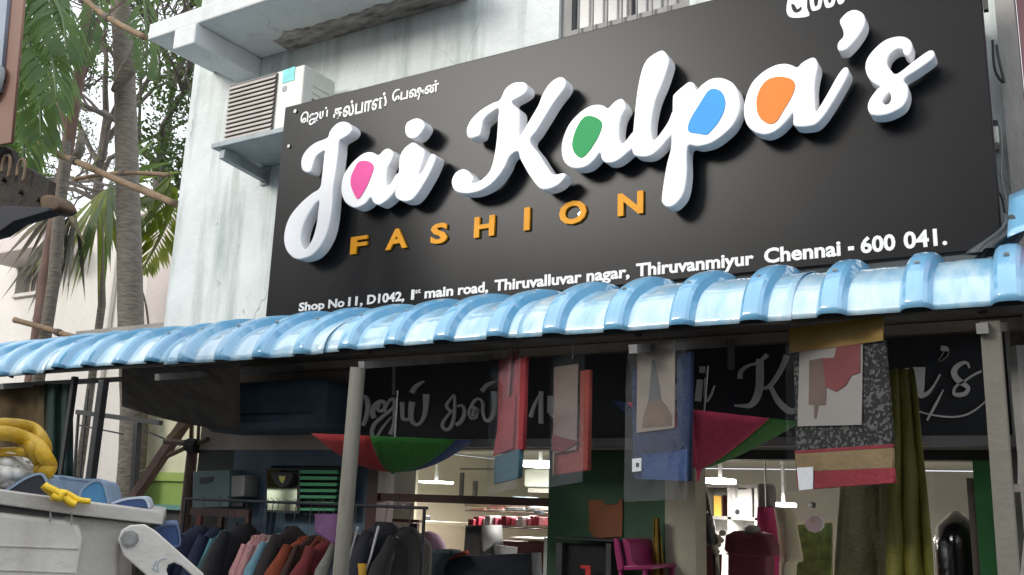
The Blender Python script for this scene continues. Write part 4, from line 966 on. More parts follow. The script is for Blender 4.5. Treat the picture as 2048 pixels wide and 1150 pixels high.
# pink plastic chair
pch = thing('pink_chair', 'bright pink plastic chair standing before the green partition', 'chair', P(1250, 1150, 4.3))
F_ = FY(4.25)
pm = mat('pink_plastic', (.26, .018, .10), .35, var=.05)
def pfr(pts, dep, y=0, nm='part', sm=3): return shape(nm, [pts], F_, dep, pm, pch, y=y, smooth=sm, bevel=.004)
pfr([(1227, 1079), (1235, 1080), (1240, 1105), (1245, 1135), (1236, 1140), (1230, 1110)], .03, 0, 'back_post')
pfr([(1239, 1080), (1250, 1082), (1256, 1100), (1258, 1120), (1268, 1130), (1290, 1132), (1288, 1138), (1250, 1138), (1246, 1118)], .34, .03, 'backrest')
pfr([(1232, 1132), (1300, 1131), (1300, 1139), (1232, 1141)], .36, .01, 'seat', 0)
for x in (1236, 1250, 1284, 1294): pfr([(x - 3, 1139), (x + 3, 1139), (x + 1, 1330), (x - 4, 1330)], .03, .02 if x in (1236, 1284) else .3, 'leg', 0)
oc = thing('hanging_cloth', 'ochre cloth hanging on the green partition right of the pink chair', 'cloth', P(1318, 1150, 4.5))
MB().grid(lambda u, v: P(1302 + 6 * (1 - v) + (10 + 24 * v) * u, 1036 + 190 * v, 4.5 + .02 * math.sin(u * 9 + v * 2)), 20, 16).build('cloth', cloth('ochre', (.20, .12, .015)), oc, smooth=True, solid=.004)
# right bay
ru = thing('display_unit', 'white display unit with lit compartments at the back of the right bay', 'display unit', P(1455, 1150, 7))
ux0, ux1 = P(1400, 1000, 6.9).x, P(1514, 1000, 6.9).x
zt, zb = P(1455, 972, 6.9).z, P(1455, 1060, 6.9).z
wm = mat('white_laminate', (.62, .62, .60), .5, var=.04)
MB().box((ux0, 7.2, .14), (ux1, 7.22, zt)).build('back', wm, ru)
for z in (zt, P(1455, 1036, 6.9).z): MB().box((ux0, 6.9, z - .012), (ux1, 7.199, z + .012)).build('shelf', M['greypost'], ru)
for x in (ux0, P(1458, 1000, 6.9).x, P(1512, 1000, 6.9).x): MB().box((x - .012, 6.9, .14), (x + .012, 7.198, zt - .013)).build('divider', wm, ru)
MB().box((ux0, 6.92, .14), (ux1, 7.19, P(1455, 1062, 6.9).z - .3)).build('base_cabinet', wm, ru)
yb = thing('yellow_carton', 'tall yellow carton in the left compartment of the white display unit', 'carton', P(1435, 1035, 6.95))
mb = MB(); pbox(mb, 1427, 991, 1443, 1034, 6.96, .12).build('body', mat('yellow_card', (.70, .42, .06), .5, var=.15), yb, bevel=.004)
mb = MB(); pbox(mb, 1442.5, 990, 1446, 1034.5, 6.955, .125).build('edge', M['maroonwood'], yb)
wtn = thing('white_tshirt', 'white t-shirt with a round black print folded in the right compartment', 't-shirt', P(1482, 1034, 6.95))
F_ = FY(6.93)
shape('body', [[(1461, 974), (1474, 978), (1490, 978), (1503, 974), (1504, 1034), (1461, 1034)]], F_, .05, mat('bright_white', (.82, .82, .82), .6, var=.02), wtn, bevel=.008)
shape('print', [[(1475 + 5 * math.cos(a * .524), 1024 + 6 * math.sin(a * .524)) for a in range(12)]], F_, .004, M['matdark'], wtn, y=-.004)
shape('neck_tape', [[(1470, 976), (1476, 976), (1475, 996), (1471, 996)]], F_, .004, M['acgrey'], wtn, y=-.004)
mt = thing('mannequin', 'headless mannequin wearing a maroon round neck shirt in the right bay', 'mannequin', P(1488, 1150, 4.9))
F_ = FY(5.0)
shape('shirt', [[(1447, 1070), (1462, 1062), (1477, 1061), (1482, 1069), (1494, 1071), (1504, 1067), (1507, 1064), (1526, 1069), (1538, 1088), (1540, 1112), (1528, 1114), (1528, 1260), (1450, 1260), (1452, 1108), (1444, 1100)]], F_, .22, cloth('maroon_shirt', (.11, .018, .035)), mt, bevel=.04)
shape('neck_cap', [[(1482, 1052), (1502, 1052), (1505, 1068), (1494, 1072), (1481, 1069)]], F_, .10, M['greypost'], mt, y=.06, smooth=3, bevel=.02)
shape('chest_seam', [[(1452, 1106), (1530, 1112), (1530, 1115), (1452, 1109)]], F_, .006, cloth('wine_seam', (.17, .03, .06)), mt, y=-.006)
c = P(1490, 1200, 5.1); MB().tube([(c.x, 5.11, .14), (c.x, 5.11, 1.0)], .02, 8).build('pole', M['chrome'], mt)
MB().tube([(c.x, 5.11, .14), (c.x, 5.11, .16)], .16, 16).build('base', M['steel'], mt)
def gown(name, label, cat, prof, Y, m, dep, extra=None):
    t = thing(name, label, cat, P(prof[0][0], 1150, Y))
    rings = []
    for (xa, xb, py) in smooth_loop(prof, 3, False):
        a = P(xa, py, Y); b = P(xb, py, Y); cx = (a.x + b.x) / 2; rx = (b.x - a.x) / 2
        rings.append([Vector((cx + rx * math.cos(j / 16 * 6.2832) * (1 + .05 * math.sin(j * 2.4 + py * .02)), Y + dep * math.sin(j / 16 * 6.2832) * (1 + .12 * math.sin(j * 2.4 + py * .02)), a.z)) for j in range(16)])
    MB().loft(rings).build('body', m, t, smooth=True)
    return t
t = gown('magenta_dress', 'magenta dress hung between the white unit and the cream dress', 'dress', [(1518, 1546, 1014), (1517, 1552, 1040), (1518, 1558, 1080), (1520, 1562, 1130), (1520, 1564, 1220)], 5.6, cloth('magenta', (.30, .02, .11)), .10)
c = P(1532, 1014, 5.6); MB().tube([c, c + Vector((0, 0, .09)), Vector((c.x, 5.6, 2.058))], .004, 5).build('hanger_hook', M['galv'], t)
t = gown('grey_dress', 'grey top hung just above the magenta dress in the right bay', 'top', [(1520, 1544, 968), (1516, 1549, 975), (1517, 1551, 1000), (1518, 1550, 1016)], 5.72, cloth('grey_top', (.16, .15, .16)), .08)
c = P(1532, 968, 5.72); MB().tube([c, Vector((c.x, 5.72, 2.058))], .004, 5).build('hanger_hook', M['galv'], t)
t = gown('cream_dress', 'cream white dress on a stand right of the magenta dress', 'dress', [(1552, 1580, 1016), (1553, 1590, 1030), (1558, 1594, 1060), (1560, 1600, 1092), (1562, 1604, 1120), (1562, 1590, 1130), (1562, 1590, 1220)], 5.4, cloth('cream_cloth', (.42, .39, .30), .15), .10)
c = P(1576, 1016, 5.4); MB().tube([(c.x, 5.4, .14), (c.x, 5.4, 1.0)], .015, 8).build('pole', M['chrome'], t); MB().tube([(c.x, 5.4, .14), (c.x, 5.4, .155)], .14, 14).build('base', M['steel'], t)
fp = thing('foliage_poster', 'tall poster of green foliage on the wall left of the olive drape', 'poster', P(1625, 1150, 6))
shape('print', [[(1592, 1050), (1662, 1046), (1662, 1250), (1592, 1250)]], FY(6.0), .02, mat('foliage_print', (.02, .05, .012), .6, vs=16, col2=(.12, .20, .03), detail=8), fp)
shape('board', [[(1588, 1044), (1666, 1040), (1666, 1320), (1588, 1320)]], FY(6.03), .02, M['interior'], fp)
wl = thing('white_fan', 'round white tissue fan ornament hung over the foliage poster', 'ornament', P(1628, 1064, 5.9))
F_ = FY(5.9); pts = [(1628 + 18 * math.cos(a * .3142) * (1 + .06 * (a % 2)), 1047 + 17 * math.sin(a * .3142) * (1 + .06 * (a % 2))) for a in range(20)]
shape('disc', [pts], F_, .03, mat('lilac_white', (.55, .55, .62), .6), wl)
shape('centre', [[(1628 + 6 * math.cos(a * .628), 1040 + 5 * math.sin(a * .628)) for a in range(10)]], F_, .02, M['acgrey'], wl, y=-.02)
hk = thing('wall_speaker', 'small black box on the pale wall above the white fan ornament', 'speaker', P(1622, 1015, 6.4))
mb = MB(); pbox(mb, 1617, 1004, 1628, 1016, 6.4, .06).build('box', M['matdark'], hk, bevel=.01)
mb = MB(); pbox(mb, 1620, 1007, 1625, 1013, 6.39, .012).build('cone', M['darkgrey'], hk)
bgk = thing('black_handbag', 'black handbag on a dark hook at the left edge of the right bay', 'handbag', P(1412, 1090, 4.8))
F_ = FY(4.75)
shape('body', [[(1402, 1030), (1412, 1026), (1420, 1050), (1426, 1085), (1418, 1092), (1406, 1080)]], F_, .09, mat('black_leather', (.012, .012, .014), .3, var=.3, bump=.3), bgk, smooth=3, bevel=.015)
shape('strap', [stroke([(1404, 1040), (1398, 1000), (1392, 975), (1400, 970), (1410, 1000), (1416, 1045)], 3, (0, 0), 1)], F_, .02, M['steel'], bgk, y=.03)
t = gown('maroon_dress', 'dark maroon dress hung behind the black handbag beside the beige pillar', 'dress', [(1388, 1402, 976), (1386, 1410, 990), (1386, 1414, 1040), (1384, 1424, 1100), (1384, 1426, 1220)], 4.95, cloth('dark_maroon', (.055, .012, .012)), .09)
c = P(1395, 976, 4.95); MB().tube([c, Vector((c.x, 4.95, 2.058))], .004, 5).build('hanger_hook', M['galv'], t)
fl = thing('flower_vase', 'glass vase with white flowers left of the maroon shirt', 'vase', P(1432, 1150, 5.0))
c = P(1433, 1108, 5.0)
MB().tube([(c.x, 5.0, c.z - .26), (c.x, 5.0, c.z - .2), (c.x, 5.0, c.z)], [.03, .02, .03], 10).build('vase', M['chrome'], fl, smooth=True)
for i in range(9):
    a = i * 2.4; q = c + Vector((.035 * math.cos(a) * (i % 3) / 2, .03 * math.sin(a), .012 + .012 * i))
    rings = [[q + Vector((.02 * math.sin(b) * math.cos(j * 1.047) * (1 + .2 * (j % 2)), .02 * math.sin(b) * math.sin(j * 1.047), .016 * math.cos(b))) for j in range(6)] for b in (.3, .9, 1.6, 2.3, 2.9)]
    MB().loft(rings).build('bloom', cloth('petal', (.55, .50, .42)), fl, smooth=True)
MB().tube([(c.x, 5.0, .14), (c.x, 5.0, c.z - .262)], .05, 10).build('stand', M['maroonwood'], fl)
# behind the right hand door
bp_ = thing('wrapped_case', 'glossy black dome topped case wrapped in clear film behind the right doorway', 'case', P(1915, 1150, 4.8))
rings = []
c = P(1912, 1022, 4.85)
for i in range(14):
    f = i / 13; rr_ = math.sin(min(1, f * 6.5 + .02) * math.pi / 2) ** .55
    rings.append([Vector((c.x + .105 * rr_ * math.cos(j / 20 * 6.2832) * (1 + .03 * noise.noise((j, i, 2))), c.y + .12 * rr_ * math.sin(j / 20 * 6.2832), c.z - .9 * f)) for j in range(20)])
MB().loft(rings).build('shell', mat('gloss_black', (.006, .007, .008), .08, var=.2, bump=.5, bs=12, coat=1), bp_, smooth=True)
MB().box((c.x - .09, c.y - .128, c.z - .62), (c.x + .09, c.y - .112, c.z - .60)).build('zip_line', M['galv'], bp_)
fs = thing('film_sheet', 'crinkled clear plastic sheet hanging inside the right doorway', 'plastic sheet', P(1910, 1020, 4.8))
MB().grid(lambda u, v: P(1868 + 80 * u, 925 + 100 * v, 4.76 + .03 * noise.noise((u * 4, v * 5, 0)) + .012 * noise.noise((u * 12, v * 12, 4))), 24, 24).build('sheet', M['glass'], fs, smooth=True)
wn_ = thing('white_notice', 'white board on the wall at the far right edge beyond the concrete post', 'board', P(2044, 960, 4.3))
shape('board', [[(2034, 852), (2075, 842), (2075, 968), (2036, 968)]], FY(4.3), .02, M['print'], wn_)
shape('clip', [[(2028, 968), (2046, 968), (2044, 984), (2028, 984)]], FY(4.3), .04, M['brownwall'], wn_, y=-.01)
ww = thing('side_wall', 'pale weathered low wall at the lower right edge of the shop front', 'wall', (.35, 4.4, .12))
MB().box((-.10, 4.33, .12), (1.2, 4.41, 2.1)).build('plaster', M['cream'], ww, bevel=.01)
MB().box((-.11, 4.31, 2.1), (1.2, 4.415, 2.14)).build('coping', M['concrete'], ww)

# ================================================================== LEFT BACKGROUND HOUSES
hb = thing('cream_house', 'cream plastered house with a small shuttered window behind the palms', 'house', (-15, 9, 0))
HY = 8.0
hx1 = P(340, 600, HY).x
topz = P(200, 452, HY).z
wx0, wx1 = P(36, 540, HY).x, P(84, 540, HY).x; wz0, wz1 = P(60, 586, HY).z, P(60, 492, HY).z
MB().box((-22, HY, 0), (wx0, HY + .3, topz)).build('wall', M['cream'], hb)
MB().box((wx1, HY, 0), (-10.6, HY + .3, topz)).build('wall', M['cream'], hb)
MB().box((wx0, HY, 0), (wx1, HY + .3, wz0)).build('wall', M['cream'], hb)
MB().box((wx0, HY, wz1), (wx1, HY + .3, topz)).build('wall', M['cream'], hb)
MB().box((-22, HY + .3, 0), (-10.6, HY + 6, topz - .05)).build('rear_wall', M['cream'], hb)
MB().box((-10.6, HY - .05, 0), (-9.6, HY + 5, topz - .25)).build('side_bay', M['pinkwall'], hb)
MB().box((-11.55, HY - .07, 0), (-11.30, HY - .001, topz)).build('rain_column', M['cream'], hb, bevel=.02)
wn2 = MB().box((wx0 + .15, HY + .12, wz0), (wx1, HY + .16, wz1)).build('window', mat('brown_shutter', (.12, .105, .10), .7, var=.1), hb)
MB().box((wx0, HY + .02, wz0 - .05), (wx1 + .05, HY - .06, wz0)).build('sill', M['cream'], wn2)
for i in range(3):
    x = wx0 + .2 + i * (wx1 - wx0 - .2) / 3; MB().box((x, HY + .105, wz0), (x + .03, HY + .12, wz1)).build('batten', M['brownwall'], wn2)
q0, q1 = P(-40, 478, 7.4), P(96, 455, 7.4)
MB().box((q0.x, 7.35, q1.z - .28), (q1.x, HY - .002, q1.z)).build('sunshade', M['pinkwall'], hb, bevel=.02)
MB().box((-22, HY - .12, topz), (-10.5, HY + 6, topz + .14)).build('parapet', M['cream'], hb)
# lower outbuilding seen through the gap
ob = thing('outbuilding', 'low outbuilding with cream upper wall and bright green painted base seen under the awning', 'building', (-8, 7, 0))
OY = 6.2
ox0, ox1 = P(268, 950, OY).x, P(425, 950, OY).x + .6
zz = [P(330, y, OY).z for y in (1070, 1012, 962, 945, 860, 800)]
MB().box((ox0, OY, 0), (ox1, OY + .2, zz[1])).build('dark_base', M['darkgrey'], ob)
MB().box((ox0, OY - .02, zz[1]), (ox1, OY + .2, zz[2])).build('green_dado', mat('lime_paint', (.25, .37, .085), .7, var=.1), ob)
MB().box((ox0, OY - .05, zz[2]), (ox1, OY + .2, zz[3])).build('green_band', mat('lime_band', (.31, .43, .11), .7, var=.1), ob)
MB().box((ox0, OY - .08, zz[1] - .03), (ox1, OY - .021, zz[1] + .015)).build('teal_ledge', mat('teal_paint', (.12, .28, .24), .6), ob)
MB().box((ox0, OY, zz[3]), (ox1, OY + .2, zz[5] + .5)).build('upper_wall', mat('lemon_plaster', (.66, .64, .46), .8, var=.08), ob)
MB().box((ox0 - .2, OY - .7, zz[5] + .5), (ox1 + .2, OY + 2.5, zz[5] + .6)).build('roof', M['concrete'], ob)
# dark frame, brace and poles in the gap
sf = thing('steel_stand', 'black steel stand with cross bar and thin rods in the gap left of the shop', 'stand', P(230, 1150, 4.6))
SY = 4.9
def sb_(a, b, r, m=M['steel'], nm='bar', root=None, Y=SY): return MB().bar(P(*a, Y), P(*b, Y), r, r).build(nm, m, root or sf)
sb_((155, 824), (322, 846), .038); sb_((276, 846), (252, 1240), .045, nm='leg'); sb_((157, 850), (245, 868), .012, nm='rod'); sb_((177, 778), (156, 990), .012, nm='rod'); sb_((157, 828), (128, 1240), .018, nm='leg')
sb_((275, 855), (330, 878), .012, nm='rod')
bz = thing('wooden_brace', 'sloping dark timber brace between the black stand and the awning', 'brace', P(270, 1000, 4.9))
sb_((268, 996), (372, 842), .065, M['pole'], 'timber', bz, 4.7); sb_((340, 880), (382, 835), .05, M['bamboo'], 'splice', bz, 4.66)
tp_ = thing('timber_post', 'rough brown timber post with lashed cross sticks beside the teal meter box', 'post', P(365, 1150, 4.6))
MB().tube([P(363, 1300, 4.6), P(370, 1060, 4.6), P(380, 950, 4.6), P(386, 890, 4.6)], [.05, .045, .04, .036], 8).build('trunk', M['pole'], tp_, smooth=True)
MB().tube([P(382, 895, 4.6), P(384, 838, 4.6)], .016, 6).build('stick', M['bamboo'], tp_); MB().tube([P(396, 890, 4.58), P(398, 840, 4.58)], .012, 6).build('stick', M['bamboo'], tp_)
MB().tube([P(336, 912, 4.55), P(372, 895, 4.55), P(416, 878, 4.55)], .016, 6).build('stick', M['bamboo'], tp_); MB().tube([P(330, 883, 4.57), P(385, 887, 4.57)], .022, 6).build('stick', M['pole'], tp_)
MB().tube([P(377, 890, 4.55), P(396, 893, 4.55)], .05, 8).build('lashing', M['rubber'], tp_)
cl = thing('clothes_line', 'thin cord sagging across the gap beside the outbuilding', 'cord', P(320, 930, 5.2))
MB().tube(smooth_loop([tuple(P(x, y, 5.2)) for x, y in ((275, 945), (300, 935), (330, 912), (372, 885))], 4, False), .004, 5).build('strand', M['greypost'], cl)
MB().tube([P(372, 885, 5.2), P(373, 880, 5.2)], .012, 6).build('knot', M['greypost'], cl)
lp = thing('lamp_bracket', 'short black hook bracket under the awning above the timber brace', 'bracket', P(322, 820, 4.4))
MB().tube([P(330, 805, 4.4), P(322, 832, 4.4)], [.03, .022], 8).build('arm', M['steel'], lp); MB().box(tuple(P(326, 806, 4.4) - Vector((.04, .03, 0))), tuple(P(326, 806, 4.4) + Vector((.04, .03, .03)))).build('plate', M['steel'], lp)
# added sheet; its dark colour stands for the shade under the awning roof
cv = thing('underside_sheet', 'added sagging sheet coloured as the shade under the awning left of the navy shutter housing', 'shade_sheet', P(350, 830, 4.2))
def cvf(u, v):
    p = P(244 + 236 * u, 738 - 12 * u + (74 + 62 * u + 8 * math.sin(u * 3.1)) * v, 3.62 + .5 * v); return p
MB().grid(cvf, 16, 8).build('cloth', cloth('underside_shade', (.10, .092, .085), .4), cv, smooth=True, solid=.004)
# shade net at the far left
sn = thing('shade_net', 'dark green and brown shade cloth hanging under the left end of the awning', 'shade cloth', P(70, 940, 3.5))
MB().grid(lambda u, v: P(-60 + 165 * u, 770 + 190 * v, 3.55 + .03 * math.sin(u * 12)), 24, 8).build('brown_cloth', mat('brown_cloth', (.09, .055, .015), .8, var=.6, vs=3), sn, smooth=True, solid=.004)
MB().grid(lambda u, v: P(88 + 58 * u, 768 + 190 * v, 3.5 + .025 * math.sin(u * 14 + v)), 14, 8).build('green_cloth', mat('dark_green_cloth', (.012, .035, .028), .8, var=.4, vs=5), sn, smooth=True, solid=.004)
a = P(148, 770, 3.48); MB().bar((a.x, 3.48, .12), (a.x, 3.48, a.z + .05), .03, .03).build('side_pole', M['steel'], sn)

# ================================================================== TREES
def quadleaf(mb, c, d, L, W, n):
    d = d.normalized(); s = d.cross(n).normalized()
    mb.add([c, c + d * L * .5 + s * W / 2, c + d * L, c + d * L * .5 - s * W / 2], [(0, 1, 2, 3)])
def rv(): 
    v = Vector((random.gauss(0, 1), random.gauss(0, 1), random.gauss(0, 1))); return v.normalized()
def frond_parts(root, pts, L, W, m, droop=.5, n=34, name='frond', side=None):
    """a feather leaf: midrib and two rows of leaflets"""
    pts = smooth_loop([tuple(p) for p in pts], 8, False); pts = [Vector(p) for p in pts]
    N = len(pts); mb = MB()
    mb.tube(pts, [.03 * (1 - .85 * i / N) + .004 for i in range(N)], 5)
    for i in range(n):
        f = (i + .5) / n; q = f * (N - 1); k = min(int(q), N - 2); p = pts[k].lerp(pts[k + 1], q - k); d = (pts[k + 1] - pts[k]).normalized()
        s = d.cross(side or Vector((0, 0, 1))).normalized()
        ll = L * (math.sin(math.pi * min(1, .12 + f * .86)) ** .6) * random.uniform(.85, 1.1)
        for sg in (-1, 1):
            dd = (d * .55 + s * sg * random.uniform(.7, 1) + Vector((0, 0, -droop * random.uniform(.5, 1.3)))).normalized()
            up = s.cross(d) if abs(dd.z) < .95 else s
            mid = p + dd * ll * .55; end = mid + (dd + Vector((0, 0, -droop * .9))).normalized() * ll * .45
            wv = dd.cross(up).normalized() * W / 2
            mb.add([p, mid + wv, mid - wv, end], [(0, 1, 2), (1, 3, 2)])
    return mb.build(name, m, root, fix=False)
# slim palm on the right of the gap : bare grey trunk
pt = thing('palm_tree', 'palm tree with thick grey ringed trunk rising past the left end of the shop wall', 'tree', P(258, 660, 6.0) * 1.0)
pt.location = (P(266, 1000, 6).x, 6.0, 0)
tpts = [Vector((P(266, 1000, 6).x, 6, 0)), P(266, 900, 6), P(262, 660, 6.0), P(258, 480, 6.0), P(253, 300, 6.0), P(250, 180, 6.0), P(246, 90, 6.0), P(240, 0, 6), P(236, -120, 6)]
tq = smooth_loop([tuple(p) for p in tpts], 8, False)
MB().tube(tq, [(.135 - .035 * i / len(tq)) * (1 + .03 * (i % 3 == 0)) for i in range(len(tq))], 12).build('trunk', M['trunk'], pt, smooth=True)
top = P(238, -100, 6.0)
for i, (tx, ty, Y2, m_, L_) in enumerate(((292, 40, 5.6, 'frond', .36), (390, -60, 6.2, 'frond', .4), (190, 20, 5.3, 'frond', .34))):
    e = P(tx, ty, Y2); mid = (top + e) / 2 + Vector((0, 0, .55))
    frond_parts(pt, [top, mid, e, e + (e - mid) * .35 + Vector((0, 0, -.25))], L_, .055, M[m_], .55, 36)
MB().tube(smooth_loop([tuple(P(x, y, 5.82)) for x, y in ((272, 95), (262, 128), (244, 160), (226, 182))], 3, False), [.03, .05, .07, .085, .09, .085, .075, .06, .045, .03], 7).build('dead_sheath', M['trunk'], pt)
# broad leaved palm at upper left
pl = thing('palm_tree', 'broad leaved palm with large drooping fan of green fronds at the upper left', 'tree', (P(0, 300, 5).x - .9, 5.0, 0))
bx = pl.location.x
tq = smooth_loop([(bx, 5, 0), (bx + .1, 5, 3), (bx - .05, 5, 5.5), (bx, 5, 7.2)], 6, False)
MB().tube(tq, .14, 10).build('trunk', M['trunk'], pl, smooth=True)
hd = Vector((bx, 5, 7.2))
for (tx, ty, Y2) in ((92, -50, 4.7), (118, 15, 4.6), (100, 95, 4.5), (74, 160, 4.5), (44, 215, 4.6)):
    e = P(tx, ty, Y2); mid = hd.lerp(e, .55) + Vector((0, 0, .30))
    frond_parts(pl, [hd, mid, e, e + (e - mid) * .28 + Vector((.03, 0, -.30))], .62, .05, M['banana'], .8, 64)
for (tx, ty, Y2) in ((62, 285, 4.9), (30, 300, 4.9)):
    e = P(tx, ty, Y2); mid = hd.lerp(e, .5) + Vector((0, 0, .3))
    frond_parts(pl, [hd, mid, e], .4, .035, M['frond2'], .8, 46)
# low fan palms
fpm = thing('palm_tree', 'young palm with yellow green fan leaves standing behind the thick grey trunk', 'tree', (P(200, 700, 6.8).x, 6.8, 0))
bx = P(205, 600, 6.8); MB().tube([(bx.x, 6.8, 0), (bx.x, 6.8, P(205, 420, 6.8).z - 1.2), tuple(P(200, 395, 6.8))], [.05, .045, .035], 8).build('trunk', M['trunk'], fpm, smooth=True)
hd = P(200, 385, 6.7)
def fan(root, hd, a0, a1, n, L, m, W=.09):
    mb = MB()
    for i in range(n):
        a = a0 + (a1 - a0) * (i + random.uniform(-.2, .2)) / (n - 1); ll = L * random.uniform(.8, 1.08)
        d = Vector((math.cos(a), random.uniform(-.35, .1), math.sin(a))).normalized(); s = Vector((-d.z, 0, d.x)).normalized() * W / 2
        m1 = hd + d * ll * .5; e = hd + d * ll * .96 + Vector((0, 0, -.10 * ll))
        mb.add([hd, m1 + s, m1 - s, e], [(0, 1, 2), (1, 3, 2)])
    return mb.build('fan_leaf', m, root, fix=False)
fan(fpm, hd, R(-150), R(10), 24, 1.35, M['frond2']); fan(fpm, P(215, 372, 6.6), R(-110), R(40), 20, 1.2, M['frond'])
fan(fpm, P(120, 410, 6.3), R(-165), R(-40), 18, .95, mat('dry_frond', (.16, .14, .09), .8, var=.4)); fan(fpm, P(150, 420, 6.4), R(-140), R(-60), 14, 1.3, mat('grey_frond', (.11, .11, .08), .8, var=.4))
for (a, b, c) in (((345, 370), (312, 420), (272, 470)), ((350, 400), (322, 470), (285, 540)), ((345, 350), (305, 385), (275, 400))):
    frond_parts(fpm, [P(*a, 7.2), P(*b, 7.0), P(*c, 6.8)], .5, .06, M['frond2'], .4, 24)
MB().tube(smooth_loop([tuple(P(x, y, 6.7)) for x, y in ((282, 575), (292, 610), (298, 660), (300, 700))], 4, False), .012, 5).build('dry_stalk', M['twig'], fpm)
# slim bare brown trunk
st = thing('bare_tree', 'slim bare pinkish brown trunk leaning in front of the cream house', 'tree', (P(60, 800, 5.5).x, 5.5, 0))
tq = smooth_loop([(P(50, 900, 5.5).x, 5.5, 0)] + [tuple(P(x, y, 5.5)) for x, y in ((76, 690), (98, 520), (118, 400), (138, 280), (158, 150), (172, 60), (178, -60))], 6, False)
MB().tube(tq, [.085 - .04 * i / len(tq) for i in range(len(tq))], 10).build('trunk', M['pole'], st, smooth=True)
for pts in (((150, 190), (185, 110), (215, 60)), ((140, 270), (110, 200), (85, 160)), ((163, 110), (200, 40), (250, 0))):
    MB().tube([P(x, y, 5.5 + .2 * i) for i, (x, y) in enumerate(pts)], [.035, .022, .01], 6).build('limb', M['pole'], st, smooth=True)
sl_ = thing('cut_stump_limb', 'thick cut grey log lashed against the slim bare trunk', 'log', P(130, 420, 5.35))
MB().tube([P(132, 285, 5.4), P(126, 360, 5.4), P(118, 430, 5.4), P(108, 560, 5.4), Vector((P(80, 700, 5.4).x, 5.4, .0))], [.05, .055, .06, .06, .06], 10).build('trunk', M['trunk'], sl_, smooth=True)
MB().tube([P(163, 262, 5.38), P(160, 300, 5.38), P(150, 320, 5.38)], [.03, .05, .045], 8).build('knot', M['trunk'], sl_, smooth=True)
# leafy tree with fine twigs behind
def twiggy(root, segs, Y, seed, depth=4):
    rnd = random.Random(seed); mb = MB(); tips = []
    def grow(p, d, L, r, k):
        q = p + d * L; mid = p + d * L * .5 + Vector((rnd.uniform(-1, 1), rnd.uniform(-1, 1), rnd.uniform(-1, 1))) * L * .09
        mb.tube([p, mid, q], [r, r * .85, r * .68], 5, caps=False)
        if k == 0: tips.append(q); return
        for _ in range(rnd.choice((2, 3))):
            nd = (d + Vector((rnd.uniform(-1, 1), rnd.uniform(-.8, .8), rnd.uniform(-.55, .8))) * .85).normalized()
            grow(q, nd, L * rnd.uniform(.58, .82), r * .70, k - 1)
        if k <= 3: tips.append(q)
    for p, d, L, r in segs: grow(p, d.normalized(), L, r, depth)
    return mb, tips
tr_ = thing('leafy_tree', 'spreading tree with tangled fine twigs and dark small leaves beside the shop corner', 'tree', (P(330, 700, 8.6).x, 8.6, 0))
bx = tr_.location
MB().tube([bx, Vector((bx.x + .1, 8.6, 3.0)), P(325, 440, 8.6), P(318, 330, 8.6)], [.22, .18, .13, .10], 9).build('trunk', M['twig'], tr_, smooth=True)
b0 = P(318, 330, 8.6)
mb, tips = twiggy(tr_, [(b0, Vector((-.7, -.1, .6)), 1.3, .06), (b0, Vector((-.2, .2, 1)), 1.4, .06), (b0, Vector((.5, -.2, .6)), 1.2, .055), (P(322, 400, 8.6), Vector((-.9, .1, .25)), 1.3, .05), (P(322, 420, 8.6), Vector((.5, -.1, .35)), 1.1, .05)], 8.6, 3, 6)
o = mb.build('branches', M['twig'], tr_, smooth=True, fix=False)
def leafcloud(name, m, root, blobs, n, L, seed, kind=None):
    rnd = random.Random(seed); mb = MB()
    for (c, rx, ry, rz, k) in blobs:
        for _ in range(int(n * k)):
            v = rv() * rnd.random() ** .45; p = c + Vector((v.x * rx, v.y * ry, v.z * rz))
            if noise.noise(p * 2.3) < -.12: continue
            l_ = L * rnd.uniform(.6, 1.3); quadleaf(mb, p, rv() + Vector((0, 0, -.4)), l_, l_ * .45, rv())
    return tag(mb.build(name, m, root, fix=False), kind=kind)
leafcloud('crown', M['leaf2'], tr_, [(P(352, 250, 8.4), .75, .6, .75, 1), (P(362, 330, 8.4), .55, .5, .55, .8), (P(330, 190, 8.6), .5, .5, .5, .25), (P(372, 170, 8.5), .5, .5, .5, .7), (P(300, 290, 8.6), .5, .5, .5, .25), (P(345, 410, 8.4), .45, .4, .35, .35), (P(380, 90, 8.6), .5, .5, .5, .5)], 1500, .085, 5)
rnd = random.Random(11); mb = MB()
for q in tips:
    for _ in range(5):
        p = q + Vector((rnd.gauss(0, .10), rnd.gauss(0, .10), rnd.gauss(0, .10))); quadleaf(mb, p, rv(), .07, .035, rv())
mb.build('tip_leaves', M['leaf'], tr_, fix=False)
tr2 = thing('twiggy_tree', 'bare tangled twig tree filling the sky between the slim trunk and the grey palm', 'tree', (P(180, 700, 9.5).x, 9.5, 0))
bx = tr2.location
MB().tube([bx, P(190, 420, 9.5), P(200, 330, 9.5), P(212, 240, 9.5)], [.10, .08, .07, .06], 8).build('trunk', M['twig'], tr2, smooth=True)
mb, tips = twiggy(tr2, [(P(200, 330, 9.5), Vector((-.6, 0, .7)), 1.4, .06), (P(205, 290, 9.5), Vector((.6, .1, .8)), 1.4, .06), (P(212, 240, 9.5), Vector((-.2, 0, 1)), 1.3, .06), (P(195, 370, 9.5), Vector((.9, -.1, .4)), 1.3, .05), (P(193, 400, 9.5), Vector((-.9, 0, .3)), 1.2, .05), (P(205, 320, 9.5), Vector((.3, 0, 1)), 1.5, .06), (P(200, 350, 9.5), Vector((-.8, .2, .1)), 1.1, .045)], 9.5, 8, 6)
mb.build('branches', M['twig'], tr2, smooth=True, fix=False)
rnd = random.Random(12); mb = MB()
